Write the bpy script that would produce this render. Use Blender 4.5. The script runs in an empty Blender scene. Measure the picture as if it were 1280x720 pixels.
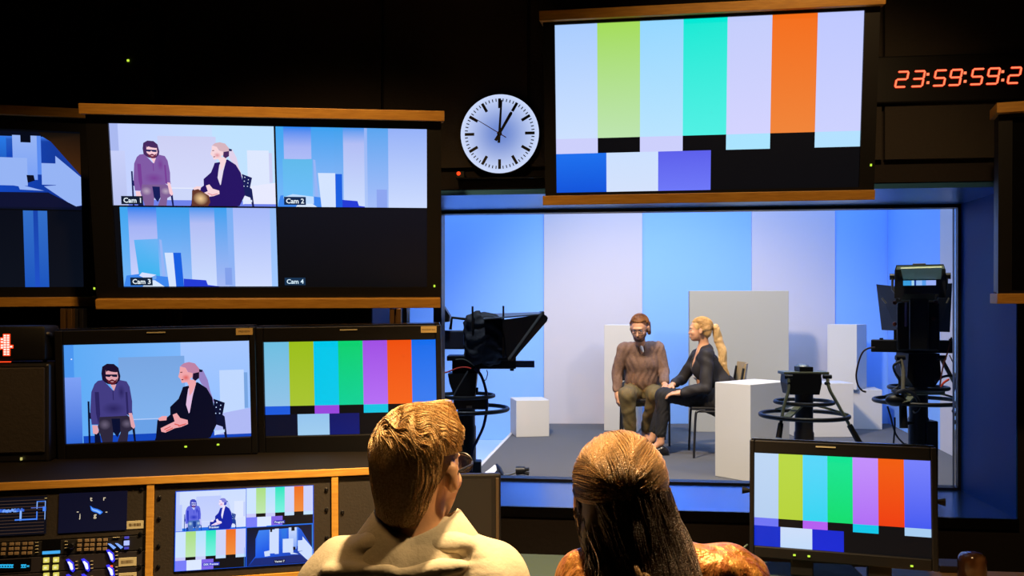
import bpy, bmesh, math, random
import numpy as np
from mathutils import Matrix, Vector, Euler

random.seed(7)
rng = np.random.default_rng(11)
C = bpy.context.scene.collection
F, HY, CZ = 1100.0, 390.0, 1.5      # focal length in pixels, horizon row, eye height
rad = math.radians

def W(px, py, Y):
    """point of the place seen at a pixel of the 1280x720 photo, at depth Y"""
    return Vector(((px - 640) * Y / F, Y, CZ - (py - HY) * Y / F))

def pose(c, yaw, pitch=0.0, roll=0.0):
    return Matrix.Translation(Vector(c)) @ (Matrix.Rotation(yaw, 4, 'Z') @ Matrix.Rotation(pitch, 4, 'X') @ Matrix.Rotation(roll, 4, 'Y'))

def onplane(M, px, py, yo=0.0):
    Mi = M.inverted()
    o = Mi @ Vector((0, 0, CZ)); d = Mi.to_3x3() @ Vector(((px - 640) / F, 1, -(py - HY) / F))
    t = (yo - o.y) / d.y
    p = o + d * t
    return p.x, p.z

# ------------------------------------------------------------------ colours and materials
def lin(c):
    out = []
    for v in c[:3]:
        v = v / 255.0
        out.append(v / 12.92 if v <= 0.04045 else ((v + 0.055) / 1.055) ** 2.4)
    return tuple(out) + (1.0,)

def mat(name, col, rough=0.6, metal=0.0, spec=0.5, emit=None, estr=1.0, noise=None, bump=None, coat=0.0, sheen=0.0):
    """col: linear rgb. noise=(scale, other colour, stretch). bump=(scale, strength, stretch)"""
    m = bpy.data.materials.new(name); m.use_nodes = True
    nt = m.node_tree; b = nt.nodes['Principled BSDF']
    b.inputs['Base Color'].default_value = tuple(col[:3]) + (1,)
    b.inputs['Roughness'].default_value = rough; b.inputs['Metallic'].default_value = metal
    b.inputs['Specular IOR Level'].default_value = spec
    if coat: b.inputs['Coat Weight'].default_value = coat; b.inputs['Coat Roughness'].default_value = 0.15
    if sheen: b.inputs['Sheen Weight'].default_value = sheen
    if emit is not None:
        b.inputs['Emission Color'].default_value = tuple(emit[:3]) + (1,)
        b.inputs['Emission Strength'].default_value = estr
    def tex(scale, stretch):
        tc = nt.nodes.new('ShaderNodeTexCoord'); mp = nt.nodes.new('ShaderNodeMapping')
        mp.inputs['Scale'].default_value = stretch
        nt.links.new(tc.outputs['Object'], mp.inputs['Vector'])
        n = nt.nodes.new('ShaderNodeTexNoise'); n.inputs['Scale'].default_value = scale; n.inputs['Detail'].default_value = 5
        nt.links.new(mp.outputs['Vector'], n.inputs['Vector'])
        return n
    if noise:
        n = tex(noise[0], noise[2] if len(noise) > 2 else (1, 1, 1))
        r = nt.nodes.new('ShaderNodeValToRGB')
        r.color_ramp.elements[0].position = 0.35; r.color_ramp.elements[1].position = 0.65
        r.color_ramp.elements[0].color = tuple(col[:3]) + (1,); r.color_ramp.elements[1].color = tuple(noise[1][:3]) + (1,)
        nt.links.new(n.outputs['Fac'], r.inputs['Fac']); nt.links.new(r.outputs['Color'], b.inputs['Base Color'])
    if bump:
        n = tex(bump[0], bump[2] if len(bump) > 2 else (1, 1, 1))
        bp = nt.nodes.new('ShaderNodeBump'); bp.inputs['Strength'].default_value = bump[1]; bp.inputs['Distance'].default_value = 0.01
        nt.links.new(n.outputs['Fac'], bp.inputs['Height']); nt.links.new(bp.outputs['Normal'], b.inputs['Normal'])
    return m

def emat(name, rgb, s=1.0):
    return mat(name, (0.02, 0.02, 0.02), 0.4, emit=lin(rgb), estr=s)

def screen_mat():
    m = bpy.data.materials.new('lit screen picture'); m.use_nodes = True
    nt = m.node_tree; b = nt.nodes['Principled BSDF']
    b.inputs['Base Color'].default_value = (0.004, 0.004, 0.005, 1); b.inputs['Roughness'].default_value = 0.35
    b.inputs['Specular IOR Level'].default_value = 0.25
    a = nt.nodes.new('ShaderNodeAttribute'); a.attribute_name = 'Col'
    nt.links.new(a.outputs['Color'], b.inputs['Emission Color']); b.inputs['Emission Strength'].default_value = 1.0
    return m

def glass_mat():
    m = bpy.data.materials.new('studio window glass'); m.use_nodes = True
    nt = m.node_tree; nt.nodes.clear()
    o = nt.nodes.new('ShaderNodeOutputMaterial'); mx = nt.nodes.new('ShaderNodeMixShader')
    t = nt.nodes.new('ShaderNodeBsdfTransparent'); g = nt.nodes.new('ShaderNodeBsdfGlossy'); f = nt.nodes.new('ShaderNodeFresnel')
    t.inputs['Color'].default_value = (0.97, 0.985, 0.99, 1); g.inputs['Roughness'].default_value = 0.0; f.inputs['IOR'].default_value = 1.22
    nt.links.new(f.outputs[0], mx.inputs[0]); nt.links.new(t.outputs[0], mx.inputs[1]); nt.links.new(g.outputs[0], mx.inputs[2])
    nt.links.new(mx.outputs[0], o.inputs[0])
    return m

M = {}
M['wall'] = mat('dark painted wall', (0.014, 0.010, 0.010), 0.9, bump=(60, 0.15))
M['panel_dark'] = mat('dark acoustic panel', (0.034, 0.028, 0.024), 0.9, bump=(90, 0.2))
M['ceil'] = mat('black ceiling', (0.008, 0.008, 0.008), 0.9)
M['floor'] = mat('dark carpet', (0.02, 0.02, 0.022), 0.95, bump=(150, 0.4))
M['wood'] = mat('oiled oak strip', (0.60, 0.31, 0.045), 0.5, noise=(14, (0.48, 0.23, 0.03), (1, 8, 10)), bump=(30, 0.08, (1, 8, 10)))
M['black'] = mat('black plastic', (0.006, 0.006, 0.007), 0.45, spec=0.35)
M['black_gloss'] = mat('glossy black plastic', (0.006, 0.006, 0.007), 0.18, spec=0.5)
M['black_metal'] = mat('black painted metal', (0.012, 0.012, 0.014), 0.35, spec=0.6)
M['bars_off'] = mat('dark glass of a screen', (0.004, 0.004, 0.005), 0.12, spec=0.5)
M['screen'] = screen_mat()
M['glass'] = glass_mat()
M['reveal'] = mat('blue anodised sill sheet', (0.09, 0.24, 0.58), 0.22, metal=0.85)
M['reveal_top'] = mat('anodised head sheet with reflection tint', (0.12, 0.42, 0.95), 0.30, metal=0.8)  # brighter copy of the sill sheet, reflected backdrop put into its colour
M['reveal_side'] = mat('jamb lining with dark reflection tint', (0.006, 0.080, 0.46), 0.5, spec=0.2)  # same lining, dark blue studio reflection put into its colour
M['frame'] = mat('dark window frame', (0.01, 0.012, 0.02), 0.35)
M['set_white'] = mat('matt white set paint', (0.50, 0.505, 0.50), 0.75, bump=(40, 0.03))
M['set_blue'] = mat('pale blue backdrop cloth', (0.19, 0.41, 0.93), 0.85, bump=(12, 0.06, (6, 6, 0.3)))
M['set_grey'] = mat('light grey backdrop cloth', (0.46, 0.47, 0.55), 0.85, bump=(12, 0.06, (6, 6, 0.3)))
M['stage'] = mat('dark grey stage carpet', (0.07, 0.075, 0.082), 0.95, noise=(120, (0.10, 0.10, 0.105)), bump=(200, 0.5))
M['studio_floor'] = mat('pale blue studio lino', (0.35, 0.50, 0.75), 0.35)
M['sticker'] = mat('yellowed paper sticker', (0.62, 0.45, 0.17), 0.7)
M['sticker_pale'] = mat('pale paper sticker', (0.55, 0.50, 0.32), 0.7)
M['ink'] = mat('brown printed ink', (0.10, 0.06, 0.02), 0.7)
M['rack'] = mat('dark bronze rack panel', (0.030, 0.024, 0.018), 0.5, bump=(150, 0.1))
M['rack_dark'] = mat('near black rack panel', (0.012, 0.011, 0.012), 0.5)
M['rack_violet'] = mat('dark violet grey rack panel', (0.022, 0.018, 0.022), 0.5)
M['key'] = mat('grey beige rack key', (0.23, 0.16, 0.09), 0.5)
M['desk'] = mat('grey green desk laminate', (0.05, 0.075, 0.06), 0.75, spec=.2)
M['steel'] = mat('brushed grey metal', (0.25, 0.25, 0.23), 0.35, metal=0.8)
M['olive'] = mat('olive grey cast metal', (0.16, 0.18, 0.13), 0.4, metal=0.3)
M['brass'] = mat('bronzed metal post', (0.20, 0.11, 0.04), 0.4, metal=0.6)
M['led_green'] = emat('green led', (190, 230, 60), 1.2)
M['led_red'] = emat('red led', (255, 60, 20), 2.0)
M['seg'] = emat('orange red lit segment', (255, 120, 80), 1.6)
M['seg_rim'] = emat('deep red lit edge', (200, 30, 8), 1.0)
M['dot'] = emat('pinkish lit dot', (255, 215, 205), 1.4)
M['red_cable'] = mat('red cable', (0.7, 0.05, 0.02), 0.5)
M['cable'] = mat('black rubber cable', (0.008, 0.01, 0.02), 0.5)
M['skin'] = mat('skin', (0.62, 0.33, 0.20), 0.5, bump=(60, 0.05))
M['skin_m'] = mat('warm skin', (0.60, 0.30, 0.16), 0.45)
M['white_cloth'] = mat('white cotton', (0.7, 0.68, 0.64), 0.8)

# ------------------------------------------------------------------ mesh builder
class MB:
    def __init__(s): s.v = []; s.f = []; s.m = []
    def add(s, vs, fs, mi=0):
        n = len(s.v); s.v += [tuple(v) for v in vs]; s.f += [tuple(i + n for i in f) for f in fs]; s.m += [mi] * len(fs); return s
    def box(s, a, b, T=None, mi=0, ch=0.0):
        x0, y0, z0 = (min(a[i], b[i]) for i in range(3)); x1, y1, z1 = (max(a[i], b[i]) for i in range(3))
        c = min(ch, (x1 - x0) * .45, (y1 - y0) * .45, (z1 - z0) * .45)
        if c <= 0:
            vs = [(x, y, z) for x in (x0, x1) for y in (y0, y1) for z in (z0, z1)]
            fs = [(0, 1, 3, 2), (4, 6, 7, 5), (0, 4, 5, 1), (2, 3, 7, 6), (0, 2, 6, 4), (1, 5, 7, 3)]
        else:
            bm = bmesh.new(); bmesh.ops.create_cube(bm, size=1)
            for v in bm.verts: v.co = Vector(((x0 + x1) / 2 + v.co.x * (x1 - x0), (y0 + y1) / 2 + v.co.y * (y1 - y0), (z0 + z1) / 2 + v.co.z * (z1 - z0)))
            bmesh.ops.bevel(bm, geom=bm.edges[:], offset=c, segments=2, affect='EDGES', profile=0.5)
            bm.verts.index_update(); vs = [v.co.copy() for v in bm.verts]; fs = [tuple(v.index for v in f.verts) for f in bm.faces]; bm.free()
        if T: vs = [T @ Vector(v) for v in vs]
        return s.add(vs, fs, mi)
    def cbox(s, c, size, T=None, mi=0, ch=0.0):
        return s.box([c[i] - size[i] / 2 for i in range(3)], [c[i] + size[i] / 2 for i in range(3)], T, mi, ch)
    def tube(s, pts, r, n=10, mi=0, cap=True, smoothpts=False):
        pts = [Vector(p) for p in pts]
        if smoothpts: pts = catmull(pts, 6)
        rs = r if isinstance(r, (list, tuple)) else [r] * len(pts)
        if smoothpts and isinstance(r, (list, tuple)):
            k = len(pts); rs = [np.interp(i / (k - 1), np.linspace(0, 1, len(r)), r) for i in range(k)]
        vs = []; up = None
        for i, p in enumerate(pts):
            t = (pts[min(i + 1, len(pts) - 1)] - pts[max(i - 1, 0)])
            if t.length < 1e-9: t = Vector((0, 0, 1))
            t.normalize()
            if up is None:
                up = Vector((0, 0, 1)) if abs(t.z) < .9 else Vector((1, 0, 0))
            a = t.cross(up)
            if a.length < 1e-6: a = t.cross(Vector((0, 1, 0)))
            a.normalize(); b = a.cross(t).normalized(); up = b
            for k in range(n):
                an = 2 * math.pi * k / n
                vs.append(p + (a * math.cos(an) + b * math.sin(an)) * rs[i])
        fs = []
        for i in range(len(pts) - 1):
            for k in range(n):
                fs.append((i * n + k, i * n + (k + 1) % n, (i + 1) * n + (k + 1) % n, (i + 1) * n + k))
        if cap:
            fs.append(tuple(range(n))[::-1]); fs.append(tuple((len(pts) - 1) * n + k for k in range(n)))
        return s.add(vs, fs, mi)
    def torus(s, c, R, r, T=None, n=40, k=8, sy=1.0, mi=0, axis='Z'):
        vs = []; fs = []
        for i in range(n):
            a = 2 * math.pi * i / n
            for j in range(k):
                b = 2 * math.pi * j / k
                x, y, z = (R + r * math.cos(b)) * math.cos(a), (R + r * math.cos(b)) * math.sin(a) * sy, r * math.sin(b)
                p = {'Z': (x, y, z), 'Y': (x, z, y), 'X': (z, x, y)}[axis]
                vs.append(Vector(c) + Vector(p))
        for i in range(n):
            for j in range(k):
                fs.append((i * k + j, ((i + 1) % n) * k + j, ((i + 1) % n) * k + (j + 1) % k, i * k + (j + 1) % k))
        if T: vs = [T @ v for v in vs]
        return s.add(vs, fs, mi)
    def lathe(s, prof, c=(0, 0, 0), n=24, mi=0, T=None):
        vs = []; fs = []
        for r, z in prof:
            for k in range(n):
                a = 2 * math.pi * k / n
                vs.append(Vector(c) + Vector((r * math.cos(a), r * math.sin(a), z)))
        for i in range(len(prof) - 1):
            for k in range(n): fs.append((i * n + k, i * n + (k + 1) % n, (i + 1) * n + (k + 1) % n, (i + 1) * n + k))
        fs.append(tuple(range(n))[::-1]); fs.append(tuple((len(prof) - 1) * n + k for k in range(n)))
        if T: vs = [T @ v for v in vs]
        return s.add(vs, fs, mi)
    def prism(s, poly, y0, y1, T=None, mi=0):
        """poly in (x, z), extruded in y"""
        n = len(poly); vs = [Vector((x, y0, z)) for x, z in poly] + [Vector((x, y1, z)) for x, z in poly]
        fs = [tuple(range(n)), tuple(range(n, 2 * n))[::-1]] + [(i, i + n, (i + 1) % n + n, (i + 1) % n) for i in range(n)]
        if T: vs = [T @ v for v in vs]
        return s.add(vs, fs, mi)
    def hexa(s, q0, q1, mi=0):
        """box between two quads of points"""
        vs = [Vector(p) for p in q0] + [Vector(p) for p in q1]
        return s.add(vs, [(0, 1, 2, 3), (7, 6, 5, 4), (0, 4, 5, 1), (1, 5, 6, 2), (2, 6, 7, 3), (3, 7, 4, 0)], mi)
    def ell(s, c, r, T=None, n=16, m=10, mi=0):
        vs = [Vector(c) + Vector((0, 0, r[2]))]; fs = []
        for i in range(1, m):
            t = math.pi * i / m
            for k in range(n):
                a = 2 * math.pi * k / n
                vs.append(Vector(c) + Vector((r[0] * math.sin(t) * math.cos(a), r[1] * math.sin(t) * math.sin(a), r[2] * math.cos(t))))
        vs.append(Vector(c) - Vector((0, 0, r[2])))
        for k in range(n):
            fs.append((0, 1 + k, 1 + (k + 1) % n)); fs.append((len(vs) - 1, 1 + (m - 2) * n + (k + 1) % n, 1 + (m - 2) * n + k))
        for i in range(m - 2):
            for k in range(n): fs.append((1 + i * n + k, 1 + (i + 1) * n + k, 1 + (i + 1) * n + (k + 1) % n, 1 + i * n + (k + 1) % n))
        if T: vs = [T @ v for v in vs]
        return s.add(vs, fs, mi)
    def build(s, name, m, parent=None, smooth=False, world=None):
        me = bpy.data.meshes.new(name)
        if world is not None and parent is not None:
            pass
        me.from_pydata([tuple(v) for v in s.v], [], s.f)
        ms = m if isinstance(m, (list, tuple)) else [m]
        for x in ms: me.materials.append(x)
        if len(ms) > 1: me.polygons.foreach_set('material_index', s.m)
        bm = bmesh.new(); bm.from_mesh(me); bmesh.ops.recalc_face_normals(bm, faces=bm.faces[:]); bm.to_mesh(me); bm.free()
        if smooth:
            me.polygons.foreach_set('use_smooth', [True] * len(me.polygons))
            try: me.set_sharp_from_angle(angle=rad(40))
            except Exception: pass
        me.update()
        o = bpy.data.objects.new(name, me); C.objects.link(o)
        if parent: o.parent = parent
        return o

def catmull(p, k):
    out = []
    q = [p[0] * 2 - p[1]] + list(p) + [p[-1] * 2 - p[-2]]
    for i in range(1, len(q) - 2):
        a, b, c, d = q[i - 1], q[i], q[i + 1], q[i + 2]
        for j in range(k):
            t = j / k
            out.append(0.5 * ((2 * b) + (c - a) * t + (2 * a - 5 * b + 4 * c - d) * t * t + (3 * b - a - 3 * c + d) * t ** 3))
    out.append(p[-1]); return out

def tag(o, label, cat, group=None, kind=None):
    o['label'] = label; o['category'] = cat
    if group: o['group'] = group
    if kind: o['kind'] = kind
    return o
def thing(name, label, cat, mw=None, group=None):
    o = bpy.data.objects.new(name, None); o.empty_display_size = 0.1; C.objects.link(o)
    if mw is not None: o.matrix_world = mw
    return tag(o, label, cat, group)
def struct(o): o['kind'] = 'structure'; return o
def T3(x, y, z): return Matrix.Translation((x, y, z))

# ------------------------------------------------------------------ signed-distance bodies, meshed by surface nets
class SDF:
    def __init__(s): s.p = []; s.post = None
    def cap(s, a, b, ra, rb=None, k=0.02, flat=None):
        s.p.append(('c', np.array(a, float), np.array(b, float), ra, ra if rb is None else rb, k, 1)); return s
    def ell(s, c, r, R=None, k=0.02, op=1):
        s.p.append(('e', np.array(c, float), np.array(r, float), None if R is None else np.array(R, float), 0, k, op)); return s
    def cut(s, c, r, R=None, k=0.01): return s.ell(c, r, R, k, -1)
    def plane(s, c, n):  # keep the side that n points away from
        s.p.append(('p', np.array(c, float), np.array(n, float) / np.linalg.norm(n), None, 0, 0.004, -2)); return s
    def mesh(s, h, noise=None):
        lo = np.full(3, 1e9); hi = -lo
        for q in s.p:
            if q[6] != 1: continue
            if q[0] == 'c': l = np.minimum(q[1] - q[3], q[2] - q[4]); u = np.maximum(q[1] + q[3], q[2] + q[4])
            else: l = q[1] - q[2].max(); u = q[1] + q[2].max()
            lo = np.minimum(lo, l); hi = np.maximum(hi, u)
        lo -= 0.02 + 3 * h; hi += 0.02 + 3 * h
        n = np.ceil((hi - lo) / h).astype(int) + 1
        G = np.full(n, 1.0, np.float32)
        ax = [lo[i] + h * np.arange(n[i]) for i in range(3)]
        for q in s.p:
            m = q[5] + 4 * h
            if q[0] == 'c': l = np.minimum(q[1] - q[3], q[2] - q[4]) - m; u = np.maximum(q[1] + q[3], q[2] + q[4]) + m
            elif q[0] == 'e': rr = q[2].max(); l = q[1] - rr - m; u = q[1] + rr + m
            else: l = lo; u = hi
            i0 = np.clip(np.floor((l - lo) / h).astype(int), 0, n - 1); i1 = np.clip(np.ceil((u - lo) / h).astype(int) + 1, 1, n)
            sl = tuple(slice(i0[i], i1[i]) for i in range(3))
            X, Y, Z = np.meshgrid(ax[0][sl[0]], ax[1][sl[1]], ax[2][sl[2]], indexing='ij', sparse=True)
            if q[0] == 'c':
                a, b = q[1], q[2]; ab = b - a; L = ab @ ab + 1e-12
                t = np.clip(((X - a[0]) * ab[0] + (Y - a[1]) * ab[1] + (Z - a[2]) * ab[2]) / L, 0, 1)
                d = np.sqrt((X - a[0] - t * ab[0]) ** 2 + (Y - a[1] - t * ab[1]) ** 2 + (Z - a[2] - t * ab[2]) ** 2) - (q[3] + (q[4] - q[3]) * t)
            elif q[0] == 'e':
                x, y, z = X - q[1][0], Y - q[1][1], Z - q[1][2]
                if q[3] is not None:
                    R = q[3]; x, y, z = (R[0, 0] * x + R[0, 1] * y + R[0, 2] * z), (R[1, 0] * x + R[1, 1] * y + R[1, 2] * z), (R[2, 0] * x + R[2, 1] * y + R[2, 2] * z)
                r = q[2]
                k0 = np.sqrt((x / r[0]) ** 2 + (y / r[1]) ** 2 + (z / r[2]) ** 2); k1 = np.sqrt((x / r[0] ** 2) ** 2 + (y / r[1] ** 2) ** 2 + (z / r[2] ** 2) ** 2) + 1e-9
                d = k0 * (k0 - 1) / k1
            else:
                d = (X - q[1][0]) * q[2][0] + (Y - q[1][1]) * q[2][1] + (Z - q[1][2]) * q[2][2]
            g = G[sl]; k = max(q[5], 1e-4)
            if q[6] == 1:
                hh = np.clip(0.5 + 0.5 * (g - d) / k, 0, 1); G[sl] = g * (1 - hh) + d * hh - k * hh * (1 - hh)
            elif q[6] == -1:
                G[sl] = np.maximum(g, -d) if k < 1e-3 else -smin(-g, d, k)
            else:
                G[sl] = -smin(-g, -d, k)
        if noise is not None:
            X, Y, Z = np.meshgrid(*ax, indexing='ij', sparse=True)
            mask = np.abs(G) < 0.03
            idx = np.nonzero(mask)
            G[mask] += noise(ax[0][idx[0]], ax[1][idx[1]], ax[2][idx[2]]).astype(np.float32)
        return nets(G, lo, h)
    def build(s, name, m, parent, h=0.008, noise=None):
        v, f = s.mesh(h, noise)
        return npmesh(name, v, f, m, parent)

def smin(a, b, k):
    hh = np.clip(0.5 + 0.5 * (b - a) / k, 0, 1)
    return b * (1 - hh) + a * hh - k * hh * (1 - hh)

def npmesh(name, v, f, m, parent):
    me = bpy.data.meshes.new(name)
    me.vertices.add(len(v)); me.vertices.foreach_set('co', np.ascontiguousarray(v, np.float32).ravel())
    k = f.shape[1]
    me.loops.add(f.size); me.loops.foreach_set('vertex_index', f.ravel().astype(np.int32))
    me.polygons.add(len(f)); me.polygons.foreach_set('loop_start', np.arange(0, f.size, k, dtype=np.int32)); me.polygons.foreach_set('loop_total', np.full(len(f), k, np.int32))
    me.polygons.foreach_set('use_smooth', np.ones(len(f), bool))
    me.materials.append(m); me.update(calc_edges=True); me.validate()
    o = bpy.data.objects.new(name, me); C.objects.link(o)
    if parent: o.parent = parent
    return o

def nets(G, lo, h):
    ins = G < 0
    n = np.array(G.shape) - 1
    sl = lambda d: tuple(slice(d[i], d[i] + n[i]) for i in range(3))
    cnt = np.zeros(n, np.int8)
    for dx in (0, 1):
        for dy in (0, 1):
            for dz in (0, 1): cnt += ins[sl((dx, dy, dz))]
    act = (cnt > 0) & (cnt < 8)
    idx = np.argwhere(act); ids = np.full(n, -1, np.int64); ids[act] = np.arange(len(idx))
    acc = np.zeros((len(idx), 3)); w = np.zeros(len(idx))
    for axx in range(3):
        o1, o2 = [i for i in range(3) if i != axx]
        for a in (0, 1):
            for b in (0, 1):
                d0 = [0, 0, 0]; d0[o1] = a; d0[o2] = b; d1 = list(d0); d1[axx] = 1
                g0 = G[tuple((idx + d0).T)]; g1 = G[tuple((idx + d1).T)]
                c = (g0 < 0) != (g1 < 0)
                t = np.where(c, g0 / np.where(c, g0 - g1, 1), 0)
                p = np.tile(np.array(d0, float), (len(idx), 1)); p[:, axx] = t
                acc[c] += p[c]; w[c] += 1
    v = lo + h * (idx + acc / w[:, None])
    fs = []
    for axx in range(3):
        o1, o2 = [(1, 2), (2, 0), (0, 1)][axx]
        A = [slice(None)] * 3; B = [slice(None)] * 3
        A[axx] = slice(0, -1); B[axx] = slice(1, None)
        s0 = ins[tuple(A)]; s1 = ins[tuple(B)]
        e = np.argwhere(s0 != s1)
        e = e[(e[:, o1] > 0) & (e[:, o2] > 0) & (e[:, o1] < n[o1]) & (e[:, o2] < n[o2])]
        if not len(e): continue
        def cell(a, b):
            q = e.copy(); q[:, o1] -= a; q[:, o2] -= b; return ids[tuple(q.T)]
        q = np.stack([cell(1, 1), cell(0, 1), cell(0, 0), cell(1, 0)], 1)
        fl = ~s0[tuple(e.T)]
        q[fl] = q[fl][:, ::-1]
        fs.append(q[(q >= 0).all(1)])
    return v, np.concatenate(fs)

def wrinkle(amp, s, seed=0):
    r = np.random.default_rng(seed); D = r.normal(size=(6, 3)) * s; ph = r.uniform(0, 6.28, 6)
    def f(x, y, z):
        o = 0
        wx = x + 0.02 * np.sin(z * s * .7 + 1); wz = z + 0.02 * np.sin(x * s * .6)
        for i in range(6): o = o + np.sin(D[i, 0] * wx + D[i, 1] * y + D[i, 2] * wz + ph[i])
        return amp * o / 2.4
    return f

def strands(name, P, r, m, parent, taper=True):
    """P: (N, K, 3) strand points -> one mesh of thin three-sided tubes"""
    N, K, _ = P.shape
    T = np.gradient(P, axis=1); T /= np.linalg.norm(T, axis=2, keepdims=True) + 1e-9
    up = np.array([0.3, 0.5, 0.81]); A = np.cross(T, up); A /= np.linalg.norm(A, axis=2, keepdims=True) + 1e-9
    B = np.cross(T, A)
    rr = r * (np.clip(np.linspace(0, 1, K) * 6 + .4, 0, 1) * np.clip((1 - np.linspace(0, 1, K)) * 3 + .15, 0, 1) if taper else np.ones(K))
    V = []
    for k in range(3):
        a = 2 * math.pi * k / 3
        V.append(P + (A * math.cos(a) + B * math.sin(a)) * rr[None, :, None])
    V = np.stack(V, 2).reshape(-1, 3)
    b = (np.arange(N) * K * 3)[:, None, None] + (np.arange(K - 1) * 3)[None, :, None] + np.arange(3)[None, None, :]
    b2 = (np.arange(N) * K * 3)[:, None, None] + (np.arange(K - 1) * 3)[None, :, None] + ((np.arange(3) + 1) % 3)[None, None, :]
    f = np.stack([b, b2, b2 + 3, b + 3], -1).reshape(-1, 4)
    return npmesh(name, V, f, m, parent)

# ------------------------------------------------------------------ pictures on screens
class Pic:
    """flat lit picture: coloured polygons on the screen's own plane, u right, v down, 0..1"""
    def __init__(s, w, h): s.w, s.h = w, h; s.v = []; s.f = []; s.c = []; s.layer = 0; s.view = (0, 0, 1, 1)
    def xy(s, u, v):
        a = s.view; U = a[0] + u * (a[2] - a[0]); V = a[1] + v * (a[3] - a[1])
        return ((U - .5) * s.w, (.5 - V) * s.h)
    def poly(s, pts, col, cols=None):
        s.layer += 1; n = len(s.v)
        for p in pts:
            p = (min(max(p[0], 0), 1), min(max(p[1], 0), 1)); x, z = s.xy(*p); s.v.append((x, -0.000012 * s.layer, z))
        s.f.append(tuple(range(n, n + len(pts))))
        s.c += [lin(q) for q in cols] if cols else [lin(col)] * len(pts)
    def rect(s, u0, v0, u1, v1, top, bot=None, right=None):
        if right is not None: cols = [top, right, right, top]
        else: cols = [top, top, bot or top, bot or top]
        s.poly([(u0, v0), (u1, v0), (u1, v1), (u0, v1)], None, cols)
    def blob(s, cx, cy, rx, ry, cin, cout, n=18, mp=None):
        """soft oval: one colour in the middle running to another at the edge"""
        s.layer += 1; k = len(s.v); mp = mp or (lambda a, b: (a, b))
        for i in range(-1, n):
            q = mp(cx, cy) if i < 0 else mp(cx + rx * math.cos(6.2832 * i / n), cy + ry * math.sin(6.2832 * i / n))
            x, z = s.xy(min(max(q[0], 0), 1), min(max(q[1], 0), 1)); s.v.append((x, -0.000012 * s.layer, z)); s.c.append(lin(cin if i < 0 else cout))
        s.f += [(k, k + 1 + i, k + 1 + (i + 1) % n) for i in range(n)]
    def text(s, t, u, v, size, col, bg=None, slant=False):
        cu = bpy.data.curves.new('t', 'FONT'); cu.body = t; cu.size = 1.0; cu.resolution_u = 2; cu.offset = 0.02
        o = bpy.data.objects.new('t', cu); C.objects.link(o)
        dg = bpy.context.evaluated_depsgraph_get(); me = o.evaluated_get(dg).to_mesh()
        vs = [v_.co.copy() for v_ in me.vertices]; fs = [tuple(p.vertices) for p in me.polygons]
        o.evaluated_get(dg).to_mesh_clear(); bpy.data.objects.remove(o); bpy.data.curves.remove(cu)
        a = s.view; kh = size * (a[3] - a[1]) * s.h
        wd = max(p.x for p in vs) * kh
        if bg: s.rect(u - .012, v - size * .95, u + wd / (s.w * (a[2] - a[0])) + .012, v + size * .25, bg)
        s.layer += 1; n = len(s.v); x0, z0 = s.xy(u, v)
        s.v += [(x0 + p.x * kh, -0.000012 * s.layer, z0 + p.y * kh) for p in vs]
        s.f += [tuple(i + n for i in f) for f in fs]; s.c += [lin(col)] * len(vs)
    def build(s, parent, y, name='screen'):
        me = bpy.data.meshes.new(name)
        me.from_pydata([(x, y + dy, z) for x, dy, z in s.v], [], s.f)
        a = me.color_attributes.new('Col', 'FLOAT_COLOR', 'POINT')
        a.data.foreach_set('color', np.array(s.c, np.float32).ravel())
        me.materials.append(M['screen']); me.update()
        o = bpy.data.objects.new(name, me); C.objects.link(o); o.parent = parent
        return o

def bars(p, top, low, mid, b0=0.0, order=True, y1=.68, y2=.77):
    """SMPTE colour bars. top: 7 colours; low: 7 small patches; mid: bottom row [(w, col)...]"""
    p.rect(0, 0, 1, 1, (7, 9, 14))
    for i, c in enumerate(top):
        c2 = c
        if isinstance(c[0], tuple): c, c2 = c
        p.rect(i / 7, 0, (i + 1) / 7, y1, c, c2)
    for i, c in enumerate(low):
        if c: p.rect(i / 7, y1, (i + 1) / 7, y2, c)
    x = 0.0
    for w, c in mid:
        if isinstance(c[0], tuple): p.rect(x, y2, x + w, 1, c[0], c[1])
        else: p.rect(x, y2, x + w, 1, c)
        x += w

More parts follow.
